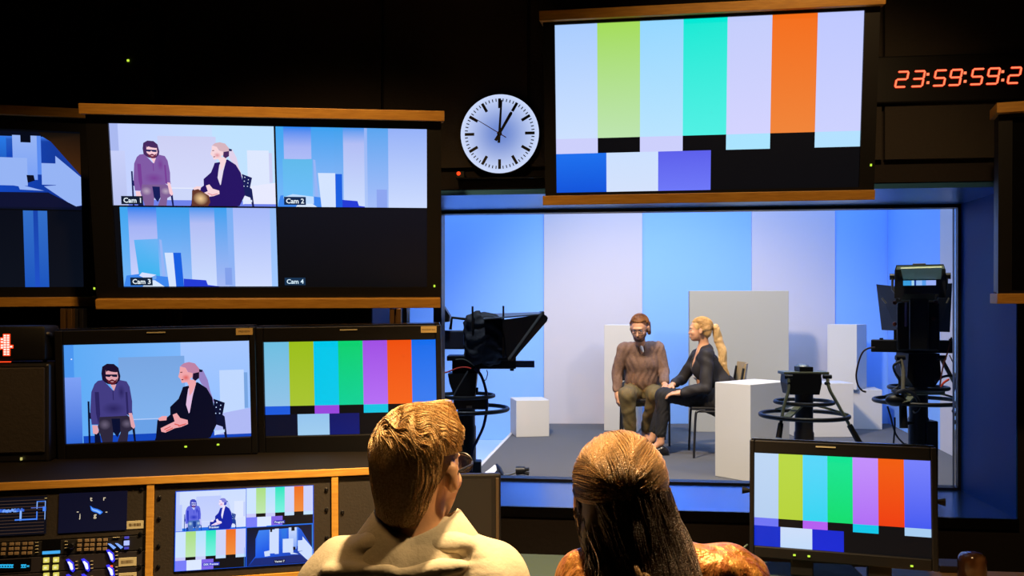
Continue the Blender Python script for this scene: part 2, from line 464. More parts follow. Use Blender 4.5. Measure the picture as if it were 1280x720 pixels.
def interview(p, pal):
    def m1(L): return [dmap(100 + x / 6, 440 + y / 6) for x, y in L]
    def m2(L): return [dmap(185 + x / 6, 440 + y / 6) for x, y in L]
    def dmap(x, y):
        u = (x - 81.5) / 231; u = u + 0
        t = 431.3 - 5.5 * u; b = 554.8 - 9.8 * u
        return (u, (y - t) / (b - t))
    g = pal
    p.rect(0, 0, 1, 1, g['bg0'], right=g['bg1'])
    p.rect(0, 0, .05, 1, g['bgl'])
    p.rect(.62, 0, 1, 1, g['bg2'], g['bg1'])
    p.rect(.285, .14, .64, .78, g['panel'], g['panel2'])
    p.rect(.285, .78, .64, .93, g['low'])
    p.rect(.285, .775, .5, .785, g['edge'])
    p.rect(0, .33, .085, 1, g['boxl'], g['boxl2'])
    p.rect(.09, .93, 1, 1, g['floor'])
    p.rect(.83, .30, .965, .78, g['boxr'])
    p.rect(.965, .33, .985, .7, g['panel'])
    p.poly([(.80, .76), (1, .70), (1, .97), (.80, .97)], g['boxr2'])
    # seated man
    P = lambda L, c: p.poly(m1(L), c)
    P([(50, 370), (64, 370), (64, 690), (50, 690)], g['dark']); P([(60, 450), (130, 500), (130, 520), (60, 500)], g['dark'])
    P([(372, 560), (392, 570), (398, 690), (384, 690)], g['dark']); P([(95, 590), (130, 590), (140, 690), (95, 690)], g['dark'])
    P([(165, 110), (200, 88), (250, 90), (283, 118), (296, 180), (288, 232), (250, 245), (200, 240), (163, 215), (157, 160)], g['hair'])
    P([(190, 120), (240, 135), (275, 150), (280, 190), (268, 220), (238, 240), (208, 228), (188, 190)], g['skin'])
    P([(192, 200), (212, 214), (234, 204), (256, 214), (272, 198), (264, 230), (238, 250), (206, 234)], g['beard']); P([(222, 220), (248, 220), (242, 226), (228, 226)], g['skin'])
    P([(188, 120), (212, 116), (240, 134), (276, 150), (262, 152), (230, 148), (206, 140), (192, 150)], g['hair'])
    P([(186, 168), (274, 168), (272, 188), (240, 186), (228, 178), (216, 188), (188, 184)], g['dark'])
    P([(135, 485), (335, 470), (385, 515), (392, 570), (345, 600), (335, 690), (262, 690), (288, 600), (235, 590), (226, 690), (152, 690), (120, 560)], g['pants'])
    P([(222, 500), (285, 500), (285, 600), (262, 640), (232, 600)], g['dark'])
    p.blob(172, 545, 46, 42, g['knee'], g['pants'], mp=lambda x, y: m1([(x, y)])[0]); p.blob(335, 538, 44, 36, g['knee'], g['pants'], mp=lambda x, y: m1([(x, y)])[0])
    P([(130, 216), (165, 210), (200, 245), (240, 290), (262, 245), (290, 210), (340, 220), (362, 260), (378, 370), (376, 440), (380, 470), (345, 475), (338, 440), (335, 478), (135, 488), (128, 545), (75, 545), (68, 440), (80, 300), (105, 240)], g['shirt'])
    p.blob(240, 425, 92, 52, g['shirt2'], g['shirt'], mp=lambda x, y: m1([(x, y)])[0]); p.blob(300, 300, 30, 60, g['shirt2'], g['shirt'], mp=lambda x, y: m1([(x, y)])[0])
    P([(235, 288), (241, 288), (243, 360), (237, 360)], g['shirt2'])
    P([(105, 300), (135, 300), (140, 470), (125, 540), (110, 460)], g['shirt2']); P([(330, 300), (345, 300), (350, 470), (336, 470)], g['shirt2'])
    P([(222, 246), (264, 244), (246, 292)], g['skin'])
    P([(80, 550), (118, 550), (126, 600), (110, 618), (84, 612)], g['skin']); P([(350, 458), (374, 458), (396, 560), (384, 576), (366, 560)], g['skin'])
    # seated woman
    P = lambda L, c: p.poly(m2(L), c)
    P([(480, 350), (566, 380), (546, 470), (562, 482), (577, 660), (560, 660), (545, 560), (485, 540)], g['dark'])
    for x, y in ((500, 375), (530, 395), (495, 410), (525, 425), (490, 455), (520, 455)): P([(x, y), (x + 8, y), (x + 8, y + 8), (x, y + 8)], g['boxr'])
    P([(480, 590), (560, 580), (560, 600), (480, 625)], g['boxr'])
    P([(375, 128), (405, 135), (440, 210), (456, 290), (488, 385), (462, 350), (428, 275), (392, 240), (366, 190)], g['blonde'])
    P([(250, 262), (295, 252), (340, 232), (362, 226), (430, 270), (470, 340), (490, 450), (500, 540), (450, 640), (430, 700), (30, 700), (38, 640), (52, 512), (125, 490), (150, 470), (150, 412), (215, 350), (240, 290)], g['jacket'])
    P([(290, 275), (335, 235), (345, 250), (322, 330), (296, 455), (290, 460), (270, 395), (280, 330)], g['blouse'])
    P([(232, 108), (275, 118), (290, 150), (325, 155), (326, 185), (300, 205), (350, 212), (348, 245), (322, 300), (298, 330), (296, 255), (282, 226), (242, 232), (235, 205), (217, 186), (228, 150)], g['skin2'])
    p.blob(275, 192, 34, 28, g['skin3'], g['skin2'], mp=lambda x, y: m2([(x, y)])[0]); P([(232, 150), (250, 148), (250, 154), (234, 156)], g['beard']); P([(240, 205), (256, 203), (254, 210), (242, 212)], g['beard'])
    P([(296, 165), (316, 160), (318, 180), (302, 196)], g['skin2'])
    P([(235, 105), (262, 84), (300, 75), (345, 85), (380, 128), (376, 190), (345, 216), (322, 200), (326, 158), (292, 150), (274, 118)], g['blonde2'])
    P([(330, 160), (376, 150), (374, 195), (345, 216), (325, 200)], g['hair'])
    P([(376, 128), (402, 134), (400, 150), (376, 150)], g['dark'])
    P([(75, 572), (130, 545), (182, 520), (168, 470), (198, 458), (225, 495), (280, 510), (282, 540), (230, 562), (180, 572), (110, 605), (80, 598)], g['skin2'])
    for q in ([(100, 578), (150, 556), (152, 561), (104, 585)], [(112, 590), (165, 566), (168, 572), (116, 598)], [(180, 535), (215, 545), (213, 552), (180, 545)], [(205, 552), (270, 534), (262, 545), (212, 560)]): P(q, g['skin3'])
    P([(58, 498), (90, 480), (126, 480), (120, 512), (66, 516)], g['skin2'])
    if 'glow' in g:
        P([(48, 520), (100, 505), (190, 560), (200, 620), (180, 680), (40, 700)], g['glow2'])
        p.blob(118, 590, 66, 62, g['glow'], g['glow2'], mp=lambda x, y: m2([(x, y)])[0])
# ================================================================== THE CONTROL ROOM SHELL
YAW = rad(-6.6)
Mw = pose((0, 3.35, 0), YAW)            # front face of the wall; local x along the wall, y away, z up
GD = 0.54                               # how deep the glass sits behind the front face
gxl, _ = onplane(Mw, 505, 400, GD); gxr, _ = onplane(Mw, 1199, 400, GD)
_, gz1 = onplane(Mw, 556, 264, GD); _, gz0 = onplane(Mw, 640, 599.5, GD)
def shell(name, m, *boxes, T=None, smooth=False):
    b = MB()
    for a, c in boxes: b.box(a, c, T)
    return struct(b.build(name, m))
shell('wall_front', M['wall'],
      ((-4.2, 0, 0), (gxl, .58, 5.2)), ((gxr, 0, 0), (4.4, .58, 5.2)), ((gxl, 0, 0), (gxr, .58, gz0 - .02)), ((gxl, 0, gz1 + .02), (gxr, .58, 5.2)), T=Mw)
shell('floor', M['floor'], ((-3.4, -2.6, -.1), (3.6, 3.9, 0)))
shell('ceiling', M['ceil'], ((-3.4, -2.6, 3.2), (3.6, 3.9, 3.3)))
shell('wall_left', M['wall'], ((-3.5, -2.6, 0), (-3.4, 3.9, 3.3)))
shell('wall_right', M['wall'], ((3.6, -2.6, 0), (3.7, 3.2, 3.3)))
shell('wall_rear', M['wall'], ((-3.5, -2.7, 0), (3.7, -2.6, 3.3)))
# reveal lining boards
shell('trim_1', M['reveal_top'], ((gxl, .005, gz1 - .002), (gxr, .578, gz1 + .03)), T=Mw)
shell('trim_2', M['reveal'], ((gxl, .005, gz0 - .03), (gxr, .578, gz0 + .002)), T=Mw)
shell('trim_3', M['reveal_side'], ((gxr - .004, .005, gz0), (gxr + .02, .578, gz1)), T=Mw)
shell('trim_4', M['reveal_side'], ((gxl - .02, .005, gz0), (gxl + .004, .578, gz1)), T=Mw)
# slim dark nosing at the front edge of the sill, picks up the light
shell('trim_5', M['black_gloss'], ((gxl, -.008, gz0 - .035), (gxr, .006, gz0 + .003)), T=Mw)
# window: two panes, a dark frame and a mullion
gmx, _ = onplane(Mw, 549, 400, GD)
fr = MB()
for a, c in (((gxl, GD - .03, gz0), (gxr, GD + .03, gz0 + .012)), ((gxl, GD - .03, gz1 - .016), (gxr, GD + .03, gz1 - .002)),
             ((gxl + .004, GD - .03, gz0), (gxl + .02, GD + .03, gz1)), ((gxr - .016, GD - .03, gz0), (gxr - .004, GD + .03, gz1)),
             ((gmx - .018, GD - .04, gz0), (gmx + .018, GD + .04, gz1))):
    fr.box(a, c, Mw)
win = struct(fr.build('window_1', M['frame']))
for a, c in (((gmx + .018, GD - .004, gz0 + .012), (gxr - .016, GD + .004, gz1 - .016)), ((gxl + .02, GD - .004, gz0 + .012), (gmx - .018, GD + .004, gz1 - .016))):
    MB().box(a, c, Mw).build('pane', M['glass'], win)

# acoustic panels on the wall above the monitors
for k, (x0, x1) in enumerate(((-1.9, 35), (38, 478), (482, 660), (664, 1100), (1104, 1500))):
    pa, _ = onplane(Mw, x0, 60); pb, _ = onplane(Mw, x1, 60)
    lo = gz1 + .1
    shell('trim_%d' % (6 + k), M['panel_dark'], ((pa, -.022, lo), (pb, -.001, 3.19)), T=Mw)

# ================================================================== MONITORS
def mon_root(name, label, c, rot, group=None):
    return thing(name, label, 'monitor', pose(c, *rot), group)

def wall_monitor(name, label, c, rot, w, h, xl, xr, zt, zb, rail=.033, group=None, pic=None, led=None, lite=None):
    """xl/xr: how far the wooden strips reach past the picture; zt/zb: gap between picture and strips"""
    r = mon_root(name, label, c, rot, group)
    b = MB(); e = .012
    X0, X1, Z0, Z1 = -w / 2 - xl[0], w / 2 + xr[0], -h / 2 - zb, h / 2 + zt
    b.box((X0 + .01, .012, Z0), (X1 - .01, .075, Z1), ch=.006)
    b.box((-w * .2, .07, -h * .25), (w * .2, .11, h * .25), ch=.01)
    bz = MB()      # bezel ring
    for a, d in (((X0 + .01, -.006, Z0), (-w / 2, .014, Z1)), ((w / 2, -.006, Z0), (X1 - .01, .014, Z1)), ((-w / 2, -.006, Z0), (w / 2, .014, -h / 2)), ((-w / 2, -.006, h / 2), (w / 2, .014, Z1))):
        bz.box(a, d)
    b.build('housing', M['black'], r); bz.build('bezel', M['black'], r)
    MB().box((-w / 2 - xl[0], -.035, Z1), (w / 2 + xr[0], .09, Z1 + rail), ch=.002).build('top_strip', M['wood'], r)
    MB().box((-w / 2 - xl[1], -.035, Z0 - rail), (w / 2 + xr[1], .09, Z0), ch=.002).build('bottom_strip', M['wood'], r)
    MB().box((-.05, .1, -.05), (.05, .32, .05)).build('wall_bracket', M['black_metal'], r)
    if led:
        MB().cbox((led[0], -.008, led[1]), (.006, .004, .008), ch=.001).build('power_led', M['led_green'], r)
    if pic: pic.build(r, .004)
    else: MB().box((-w / 2, .004, -h / 2), (w / 2, .011, h / 2)).build('screen', M['bars_off'], r)
    return r

PAL_A = dict(bg0=(196, 208, 255), bg1=(198, 228, 255), bg2=(190, 225, 255), bgl=(170, 185, 240), panel=(205, 208, 245), panel2=(212, 218, 252), low=(205, 215, 250), edge=(235, 240, 255),
             boxl=(200, 208, 250), boxl2=(185, 195, 240), floor=(110, 130, 235), boxr=(222, 232, 255), boxr2=(232, 234, 255), dark=(20, 28, 90), hair=(70, 40, 95), skin=(250, 205, 215),
             beard=(110, 40, 70), shirt=(128, 90, 165), shirt2=(120, 62, 150), pants=(128, 95, 150), knee=(185, 165, 190), jacket=(36, 18, 100), blouse=(230, 220, 240), blonde=(225, 210, 235),
             blonde2=(215, 180, 190), skin2=(248, 215, 220), skin3=(225, 150, 160), glow2=(100, 55, 45), glow=(245, 205, 150))
PAL_D = dict(bg0=(92, 170, 245), bg1=(140, 190, 255), bg2=(165, 198, 255), bgl=(75, 150, 240), panel=(120, 165, 225), panel2=(128, 178, 238), low=(105, 160, 230), edge=(180, 205, 250),
             boxl=(125, 160, 245), boxl2=(50, 105, 215), floor=(16, 70, 190), boxr=(192, 216, 255), boxr2=(175, 185, 245), dark=(6, 14, 48), hair=(26, 14, 44), skin=(225, 165, 175),
             beard=(92, 26, 40), shirt=(66, 60, 130), shirt2=(42, 36, 96), pants=(44, 38, 60), knee=(105, 95, 120), jacket=(6, 9, 34), blouse=(225, 190, 225), blonde=(150, 130, 195),
             blonde2=(190, 130, 165), skin2=(240, 165, 170), skin3=(222, 92, 88))
PAL_F = dict(bg0=(208, 222, 252), bg1=(214, 226, 255), bg2=(205, 222, 255), bgl=(190, 208, 255), panel=(190, 204, 255), panel2=(200, 212, 252), low=(205, 216, 255), edge=(220, 230, 255),
             boxl=(190, 205, 255), boxl2=(175, 195, 255), floor=(30, 110, 230), boxr=(222, 232, 255), boxr2=(218, 228, 255), dark=(14, 60, 150), hair=(60, 70, 190), skin=(190, 190, 250),
             beard=(100, 30, 110), shirt=(96, 104, 225), shirt2=(22, 42, 190), pants=(70, 110, 190), knee=(175, 205, 225), jacket=(8, 32, 165), blouse=(235, 230, 255), blonde=(190, 205, 255),
             blonde2=(130, 130, 220), skin2=(240, 225, 250), skin3=(215, 140, 190))

# ---- four-way multiview (upper bank)
wA, hA = 1.02, .533
pa_ = Pic(wA, hA); pa_.rect(0, 0, 1, 1, (6, 9, 16))
pa_.view = (0, 0, .508, .492)
interview(pa_, PAL_A)
pa_.text('Cam 1', .06, .965, .085, (235, 248, 255), (14, 26, 50))
pa_.view = (.514, 0, 1, .492)
def set_view(p, k):
    """the empty set seen by a locked camera; k stretches it sideways"""
    p.rect(0, 0, 1, 1, (150, 170, 245), (205, 218, 255))
    X = lambda x: x * k
    p.rect(0, 0, X(.24), .25, (40, 130, 240), (165, 180, 245)); p.rect(0, .25, X(.24), 1, (165, 180, 245), (205, 215, 255))
    p.rect(X(0), 0, X(.05), 1, (60, 165, 240), (120, 185, 250))
    p.rect(X(.23), 0, X(.44), 1, (60, 160, 240), (150, 190, 250)); p.rect(X(.38), 0, X(.44), 1, (60, 160, 238), (150, 188, 250))
    p.rect(X(.44), 0, X(.60), .2, (70, 150, 240), (178, 190, 245)); p.rect(X(.44), .2, X(.60), 1, (178, 190, 245), (205, 222, 255))
    p.rect(X(.60), 0, X(.72), 1, (60, 160, 240), (165, 185, 245)); p.rect(X(.68), 0, X(.72), 1, (120, 175, 245), (150, 180, 245))
    p.rect(X(.72), 0, X(.96), 1, (165, 185, 250), (208, 220, 255)); p.rect(X(.96), 0, 1, 1, (150, 190, 250), (160, 200, 255))
    p.poly([(X(.08), .41), (X(.23), .395), (X(.235), .9), (X(.1), .85)], None, [(95, 180, 245), (110, 180, 245), (60, 180, 240), (60, 178, 240)])
    p.poly([(X(.24), .40), (X(.255), .41), (X(.27), .86), (X(.25), .88)], (150, 180, 245))
    p.poly([(X(.02), .86), (X(.1), .84), (X(.3), .88), (X(.31), 1), (0, 1)], (60, 135, 240))
    p.poly([(X(.10), .86), (X(.12), .82), (X(.21), .85), (X(.15), .91)], (215, 225, 255)); p.poly([(X(.15), .91), (X(.21), .85), (X(.21), .90), (X(.15), .95)], (110, 165, 235))
    p.poly([(X(.12), 1), (X(.155), .92), (X(.20), .92), (X(.26), 1)], (215, 232, 255))
    p.poly([(X(.27), .57), (X(.325), .57), (X(.335), 1), (X(.29), 1)], (212, 228, 255)); p.poly([(X(.325), .57), (X(.375), .57), (X(.385), 1), (X(.335), 1)], (22, 95, 225))
    p.poly([(X(.385), .9), (X(.53), .92), (X(.54), .98), (X(.62), 1), (X(.385), 1)], (35, 60, 215))
    p.rect(X(.655), .76, X(.70), .98, (130, 160, 235))
set_view(pa_, 1.0)
pa_.poly([(0, 0), (1, 0), (1, .0), (0, .0)], (30, 90, 220))
pa_.rect(.58, 0, .6, 1, (150, 180, 245), (175, 200, 250)); pa_.rect(.6, 0, .74, 1, (90, 165, 240), (165, 190, 250)); pa_.rect(.74, 0, 1, 1, (150, 178, 248), (205, 220, 255))
pa_.rect(.04, .40, .235, .9, (95, 185, 235), (110, 190, 250)); pa_.rect(.32, .57, .385, 1, (212, 228, 255)); pa_.rect(.385, .58, .43, 1, (22, 95, 225))
pa_.poly([(.04, .88), (.1, .84), (.24, .87), (.24, .96), (.05, .96)], (190, 220, 255)); pa_.rect(.66, .77, .73, 1, (140, 165, 240))
pa_.text('Cam 2', .055, .955, .085, (235, 248, 255), (14, 40, 80))
pa_.view = (.018, .502, .508, .995)
set_view(pa_, 1.0)
pa_.text('Cam 3', .055, .965, .085, (235, 248, 255), (14, 34, 60))
pa_.view = (.514, .502, 1, 1)
pa_.rect(0, 0, 1, 1, (10, 14, 26), (7, 9, 14)); pa_.text('Cam 4', .045, .955, .08, (215, 240, 255), (20, 50, 80))
wall_monitor('wall_monitor', 'large wall monitor showing four pictures marked Cam 1 to Cam 4', (-.7959, 2.9332, 1.8469), (.1146, .1571, -.0047), wA, hA,
             (.078, .063), (.058, .045), .026, .035, pic=pa_, led=(.535, -.262))
# ---- far upper monitor, cut by the edge of the photo
pb_ = Pic(1.02, .57); pb_.rect(0, 0, 1, 1, (6, 8, 14))
def wide_set(p, night=False):
    """the whole studio from high up"""
    a, b, c = ((150, 180, 245), (20, 60, 160), (16, 24, 60)) if night else ((205, 222, 255), (25, 90, 220), (10, 20, 60))
    p.rect(0, 0, 1, 1, (8, 16, 40) if not night else (8, 12, 30), (8, 30, 90) if not night else (10, 16, 40))
    p.poly([(.13, .30), (.18, .08), (.78, .06), (.82, .12), (.99, .62), (.99, .95), (.02, .98), (.13, .75)], None, [(30, 90, 225), (60, 130, 240), (60, 120, 235), b, b, (10, 40, 130), (10, 40, 130), (20, 90, 235)])
    p.rect(.34, .08, .47, .70, a); p.rect(.42, .06, .48, .72, a); p.rect(.63, .05, .75, .62, a, (120, 160, 245)); p.rect(.75, .05, .77, .55, (90, 140, 240))
    p.rect(.52, .08, .60, .62, (40, 120, 230), b)
    p.poly([(.84, .30), (.99, .62), (.99, .75), (.84, .70)], a)
    p.rect(.54, .34, .70, .70, a); p.rect(.77, .40, .85, .68, a); p.poly([(.26, .64), (.34, .62), (.35, .76), (.27, .77)], a)
    p.poly([(.65, .68), (.72, .62), (.58, .68), (.78, .76), (.66, .75)], a); p.poly([(.78, .70), (1, .64), (1, .92), (.93, .96)], a)
    p.poly([(.12, .80), (.8, .78), (.95, .97), (.04, .99)], (14, 40, 120) if not night else (14, 18, 50))
    p.rect(.67, .0, .72, .14, (6, 10, 24)); p.rect(.35, .0, .38, .14, (6, 10, 24)); p.poly([(.695, .56), (.73, .56), (.735, .63), (.70, .66)], (10, 14, 34))
pb_.view = (.36, .02, 1, .50)
wide_set(pb_, True)
pb_.poly([(.76, .0), (1.0, .0), (1.0, .64), (.99, .62), (.82, .12), (.78, .06)], None, [(18, 12, 10), (20, 14, 10), (70, 38, 14), (70, 38, 14), (45, 27, 14), (26, 18, 12)])  # warm brown reflection on the screen glass, painted into the picture
pb_.view = (.506, .51, 1, 1); pb_.rect(0, 0, 1, 1, (8, 12, 24), (10, 16, 28)); pb_.rect(.575, 0, .73, 1, (50, 110, 200), (26, 84, 190)); pb_.rect(.64, 0, .67, 1, (22, 66, 170), (30, 80, 200))
pb_.view = (0, .02, .35, .5); set_view(pb_, 1); pb_.view = (0, .51, .495, 1); pb_.rect(0, 0, 1, 1, (8, 12, 24))
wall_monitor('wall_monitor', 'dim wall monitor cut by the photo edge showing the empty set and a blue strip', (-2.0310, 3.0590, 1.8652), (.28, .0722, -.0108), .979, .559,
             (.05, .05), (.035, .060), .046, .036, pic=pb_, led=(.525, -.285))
# ---- colour bars above the window
pc_ = Pic(1.02, .574)
bars(pc_, [((170, 205, 255), (205, 225, 255)), ((165, 220, 90), (190, 228, 175)), ((150, 215, 255), (185, 228, 255)), ((0, 232, 212), (80, 240, 228)), ((195, 205, 252), (212, 212, 255)), ((242, 108, 24), (240, 132, 58)), ((190, 200, 255), (205, 210, 255))],
     [(205, 208, 252), None, (205, 208, 252), None, (170, 228, 255), None, (180, 225, 255)],
     [(.172, ((28, 112, 238), (14, 84, 218))), (.175, ((205, 225, 255), (212, 226, 252))), (.175, ((92, 96, 235), (110, 120, 248))), (.478, (7, 9, 14))], y1=.675, y2=.765)
wall_monitor('wall_monitor', 'bright colour bar monitor hung above the studio window beside the round clock', (.6571, 3.0, 2.2056), (-.15, .1286, .0014), 1.02, .574,
             (.050, .046), (.058, .045), .010, .010, pic=pc_, led=(.545, -.215))
# ---- black monitor past the end of the window
wall_monitor('wall_monitor', 'switched off black wall monitor hanging past the end of the window', (2.11, 2.68, 1.85), (rad(-19), .02, 0), 1.04, .56,
             (.05, .047), (.05, .05), .01, .01, pic=None)

# ---- broadcast monitors on the counter and desk
def desk_monitor(label, c, rot, w, h, bl, br, bt, bb, pic, leds, sticker=None, depth=.09, tally=.5, knobs=False, feet=False, sfs=.5):
    r = mon_root('broadcast_monitor', label, c, rot)
    X0, X1, Z0, Z1 = -w / 2 - bl, w / 2 + br, -h / 2 - bb, h / 2 + bt
    MB().box((X0, .008, Z0), (X1, depth, Z1), ch=.008).build('housing', M['black'], r, True)
    bz = MB()
    for a, d in (((X0, -.012, Z0), (-w / 2, .01, Z1)), ((w / 2, -.012, Z0), (X1, .01, Z1)), ((-w / 2, -.012, Z0), (w / 2, .01, -h / 2)), ((-w / 2, -.012, h / 2), (w / 2, .01, Z1))):
        bz.box(a, d, ch=.003)
    bz.build('bezel', M['black'], r)
    MB().box((X0 + .004, .004, Z1 - .002), (X1 - .004, depth - .004, Z1 + .004), ch=.001).build('top_cover', M['black_gloss'], r)
    MB().cbox((X0 + (X1 - X0) * tally, -.0135, Z1 - .011), (.052, .003, .0035)).build('maker_strip', M['sticker_pale'], r)
    pic.build(r, .0)
    for x, z in leds:
        MB().cbox((x, -.0135, z), (.007, .004, .005), ch=.001).build('led', M['led_green'], r)
    if sticker:
        t, x = sticker
        s = MB().box((x - .048, -.0145, Z1 - .024), (x, -.0122, Z1 - .004), ch=.0005).build('sticker', M['sticker'], r)
        text_on(s, t, x - .024, -.0148, Z1 - .0165, .0085 * sfs * 2, M['ink'])
    if knobs:
        for sx in (X0, X1):
            MB().tube([(sx, .02, .02), (sx + (.022 if sx > 0 else -.022), .02, .02)], [.005, .011], 14).build('side_knob', M['black'], r, True)
    if feet:
        for sx in (-.1, .1):
            MB().box((sx - .03, .0, Z0 - feet), (sx + .03, .06, Z0 + .002), ch=.004).build('foot', M['black'], r)
        for sx in (-.1, .1):
            pass
    return r

def text_on(parent, body, x, y, z, size, m, name='lettering', T=None):
    """flat printed lettering as a mesh, centred at x,z, facing -y"""
    cu = bpy.data.curves.new('t', 'FONT'); cu.body = body; cu.size = size; cu.resolution_u = 2; cu.align_x = 'CENTER'; cu.extrude = .0002
    o = bpy.data.objects.new('t', cu); C.objects.link(o)
    dg = bpy.context.evaluated_depsgraph_get(); me = bpy.data.meshes.new_from_object(o.evaluated_get(dg))
    bpy.data.objects.remove(o); bpy.data.curves.remove(cu)
    me.transform(Matrix.Translation((x, y, z)) @ Matrix.Rotation(math.pi / 2, 4, 'X'))
    me.materials.clear(); me.materials.append(m)
    q = bpy.data.objects.new(name, me); C.objects.link(q); q.parent = parent; return q

pd_ = Pic(.52, .2877); interview(pd_, PAL_D)
pd_.poly([(.035, .14), (.042, .14), (.042, .152), (.035, .152)], (225, 235, 255))
desk_monitor('broadcast monitor marked PREVIEW, showing the seated man and the woman in a dark jacket', (-1.0422, 2.6005, 1.2654), (.1679, .0239, -.0194), .52, .2877, .022, .018, .042, .052, pd_,
             [(.073, -.165), (.165, -.163)], ('PREVIEW', .272))
pe_ = Pic(.52, .2866)
bars(pe_, [((110, 190, 225), (145, 195, 232)), ((155, 190, 28), (168, 196, 50)), (0, 200, 235), ((12, 208, 110), (6, 208, 150)), ((160, 80, 228), (180, 110, 245)), ((238, 80, 16), (245, 100, 28)), ((14, 108, 235), (56, 124, 240))],
     [(28, 90, 220), None, (150, 70, 220), None, (10, 195, 225), None, (155, 200, 235)],
     [(.185, (8, 14, 38)), (.185, ((148, 196, 238), (160, 205, 240))), (.175, ((14, 22, 100), (10, 24, 110))), (.455, (6, 8, 13))], y1=.685, y2=.775)
desk_monitor('broadcast monitor marked PROGRAM with darker colour bars, beside the PREVIEW monitor', (-.4926, 2.6943, 1.2691), (.06, .0288, -.0152), .52, .2866, .021, .016, .045, .058, pe_,
             [(.083, -.172)], ('PROGRAM BUS', .264), sfs=.36)
pg_ = Pic(.456, .2587)
bars(pg_, [((190, 215, 245), (182, 208, 240)), ((185, 215, 70), (182, 210, 60)), ((90, 215, 250), (50, 212, 242)), ((20, 228, 148), (6, 220, 110)), ((195, 145, 252), (175, 110, 245)), ((242, 95, 20), (238, 62, 16)), ((120, 130, 252), (68, 90, 240))],
     [(108, 116, 245), None, (180, 95, 240), None, (6, 198, 232), None, (168, 205, 240)],
     [(.155, (6, 44, 200)), (.185, ((205, 222, 250), (195, 220, 250))), (.18, ((18, 40, 205), (20, 40, 210))), (.48, (6, 8, 13))], y1=.70, y2=.785)
desk_monitor('colour bar monitor standing low on the desk in front of the studio window', (.905, 2.4273, .9706), (-.3146, -.0997, -.0008), .456, .2587, .013, .016, .036, .031, pg_,
             [(-.12, -.146), (-.082, -.146), (.178, -.150)], None, depth=.06, tally=.42, knobs=True, feet=.044)

# ================================================================== CLOCKS AND SMALL THINGS ON THE WALL
cx, cz = onplane(Mw, 624.7, 167.5, -.05)
ck = thing('wall_clock', 'round white lit wall clock with black bars and hands beside the colour bar monitor', 'clock', Mw @ T3(cx, 0, cz))
R0 = .152
Ty = Matrix.Rotation(math.pi / 2, 4, 'X')
MB().lathe([(R0 - .03, .0), (R0 - .002, .004), (R0 + .001, .03), (R0 - .001, .048), (R0 - .006, .052)], T=Ty, n=64).build('rim', M['black_metal'], ck, True)
def clock_face_mat():
    m = mat('back lit clock dial', (.5, .55, .7), .4)
    nt = m.node_tree; b = nt.nodes['Principled BSDF']
    tc = nt.nodes.new('ShaderNodeTexCoord'); g = nt.nodes.new('ShaderNodeVectorMath'); g.operation = 'LENGTH'
    nt.links.new(tc.outputs['Object'], g.inputs[0])
    r = nt.nodes.new('ShaderNodeValToRGB'); r.color_ramp.elements[0].position = .06; r.color_ramp.elements[1].position = .152
    r.color_ramp.elements[0].color = lin((112, 142, 215)); r.color_ramp.elements[1].color = lin((205, 220, 255))
    nt.links.new(g.outputs['Value'], r.inputs['Fac']); nt.links.new(r.outputs['Color'], b.inputs['Emission Color']); b.inputs['Emission Strength'].default_value = .95
    b.inputs['Base Color'].default_value = (.05, .06, .08, 1)
    return m
MB().lathe([(R0 - .006, .0), (R0 - .004, .006), (.001, .0061)], T=Matrix.Translation((0, -.048, 0)) @ Ty, n=64).build('dial', clock_face_mat(), ck)
tk = MB()
for i in range(60):
    a = math.pi * 2 * i / 60
    l, wd = (.036, .0105) if i % 5 == 0 else (.011, .0035)
    Tt = Matrix.Rotation(a, 4, 'Y')
    if i % 5 == 0: tk.box((-wd / 2, -.0565, R0 - .020 - l), (wd / 2, -.055, R0 - .020), Tt)
    else: tk.box((-wd / 2, -.0565, R0 - .020 - l), (wd / 2, -.055, R0 - .020), Tt)
tk.build('minute_marks', mat('black dial print', (.004, .006, .02), .5), ck)
hk = M['black']
def hand(a, pts, y, nm, m):
    MB().prism(pts, y, y - .0015, Matrix.Rotation(rad(a), 4, 'Y')).build(nm, m, ck)
hand(30, [(-.006, -.03), (-.0045, .0), (-.006, .085), (-.0035, .092), (.0035, .092), (.006, .085), (.0045, 0), (.006, -.03)], -.058, 'hour_hand', hk)
hand(3.5, [(-.005, -.035), (-.0035, .125), (.0035, .125), (.005, -.035)], -.060, 'minute_hand', hk)
hand(-58, [(-.0018, -.03), (-.001, .13), (.001, .13), (.0018, -.03)], -.062, 'second_hand', mat('dark red hand', (.12, .01, .03), .4))
MB().lathe([(.009, 0), (.009, .008), (.004, .011)], T=Matrix.Translation((0, -.054, 0)) @ Ty, n=20).build('hub', M['black_metal'], ck)
# shelf line and red led under the clock
x0, z0 = onplane(Mw, 573, 224.5); x1, _ = onplane(Mw, 680, 223)
tag(MB().box((x0, -.05, z0 - .006), (x1, -.001, z0), Mw, ch=.001).build('narrow_shelf', M['black_gloss']), 'narrow glossy black ledge on the wall just below the round clock', 'shelf')
xl_, zl_ = onplane(Mw, 575.5, 217.5)
rl = thing('signal_lamp', 'tiny glowing red signal lamp on the ledge under the round clock', 'lamp', Mw @ T3(xl_, -.03, z0))
MB().box((-.010, -.01, .0), (.022, .012, .026), ch=.002).build('body', M['black'], rl)
MB().lathe([(.0075, 0), (.007, .003), (.003, .006)], T=Matrix.Translation((0, -.010, .017)) @ Ty, n=16).build('lens', M['led_red'], rl)
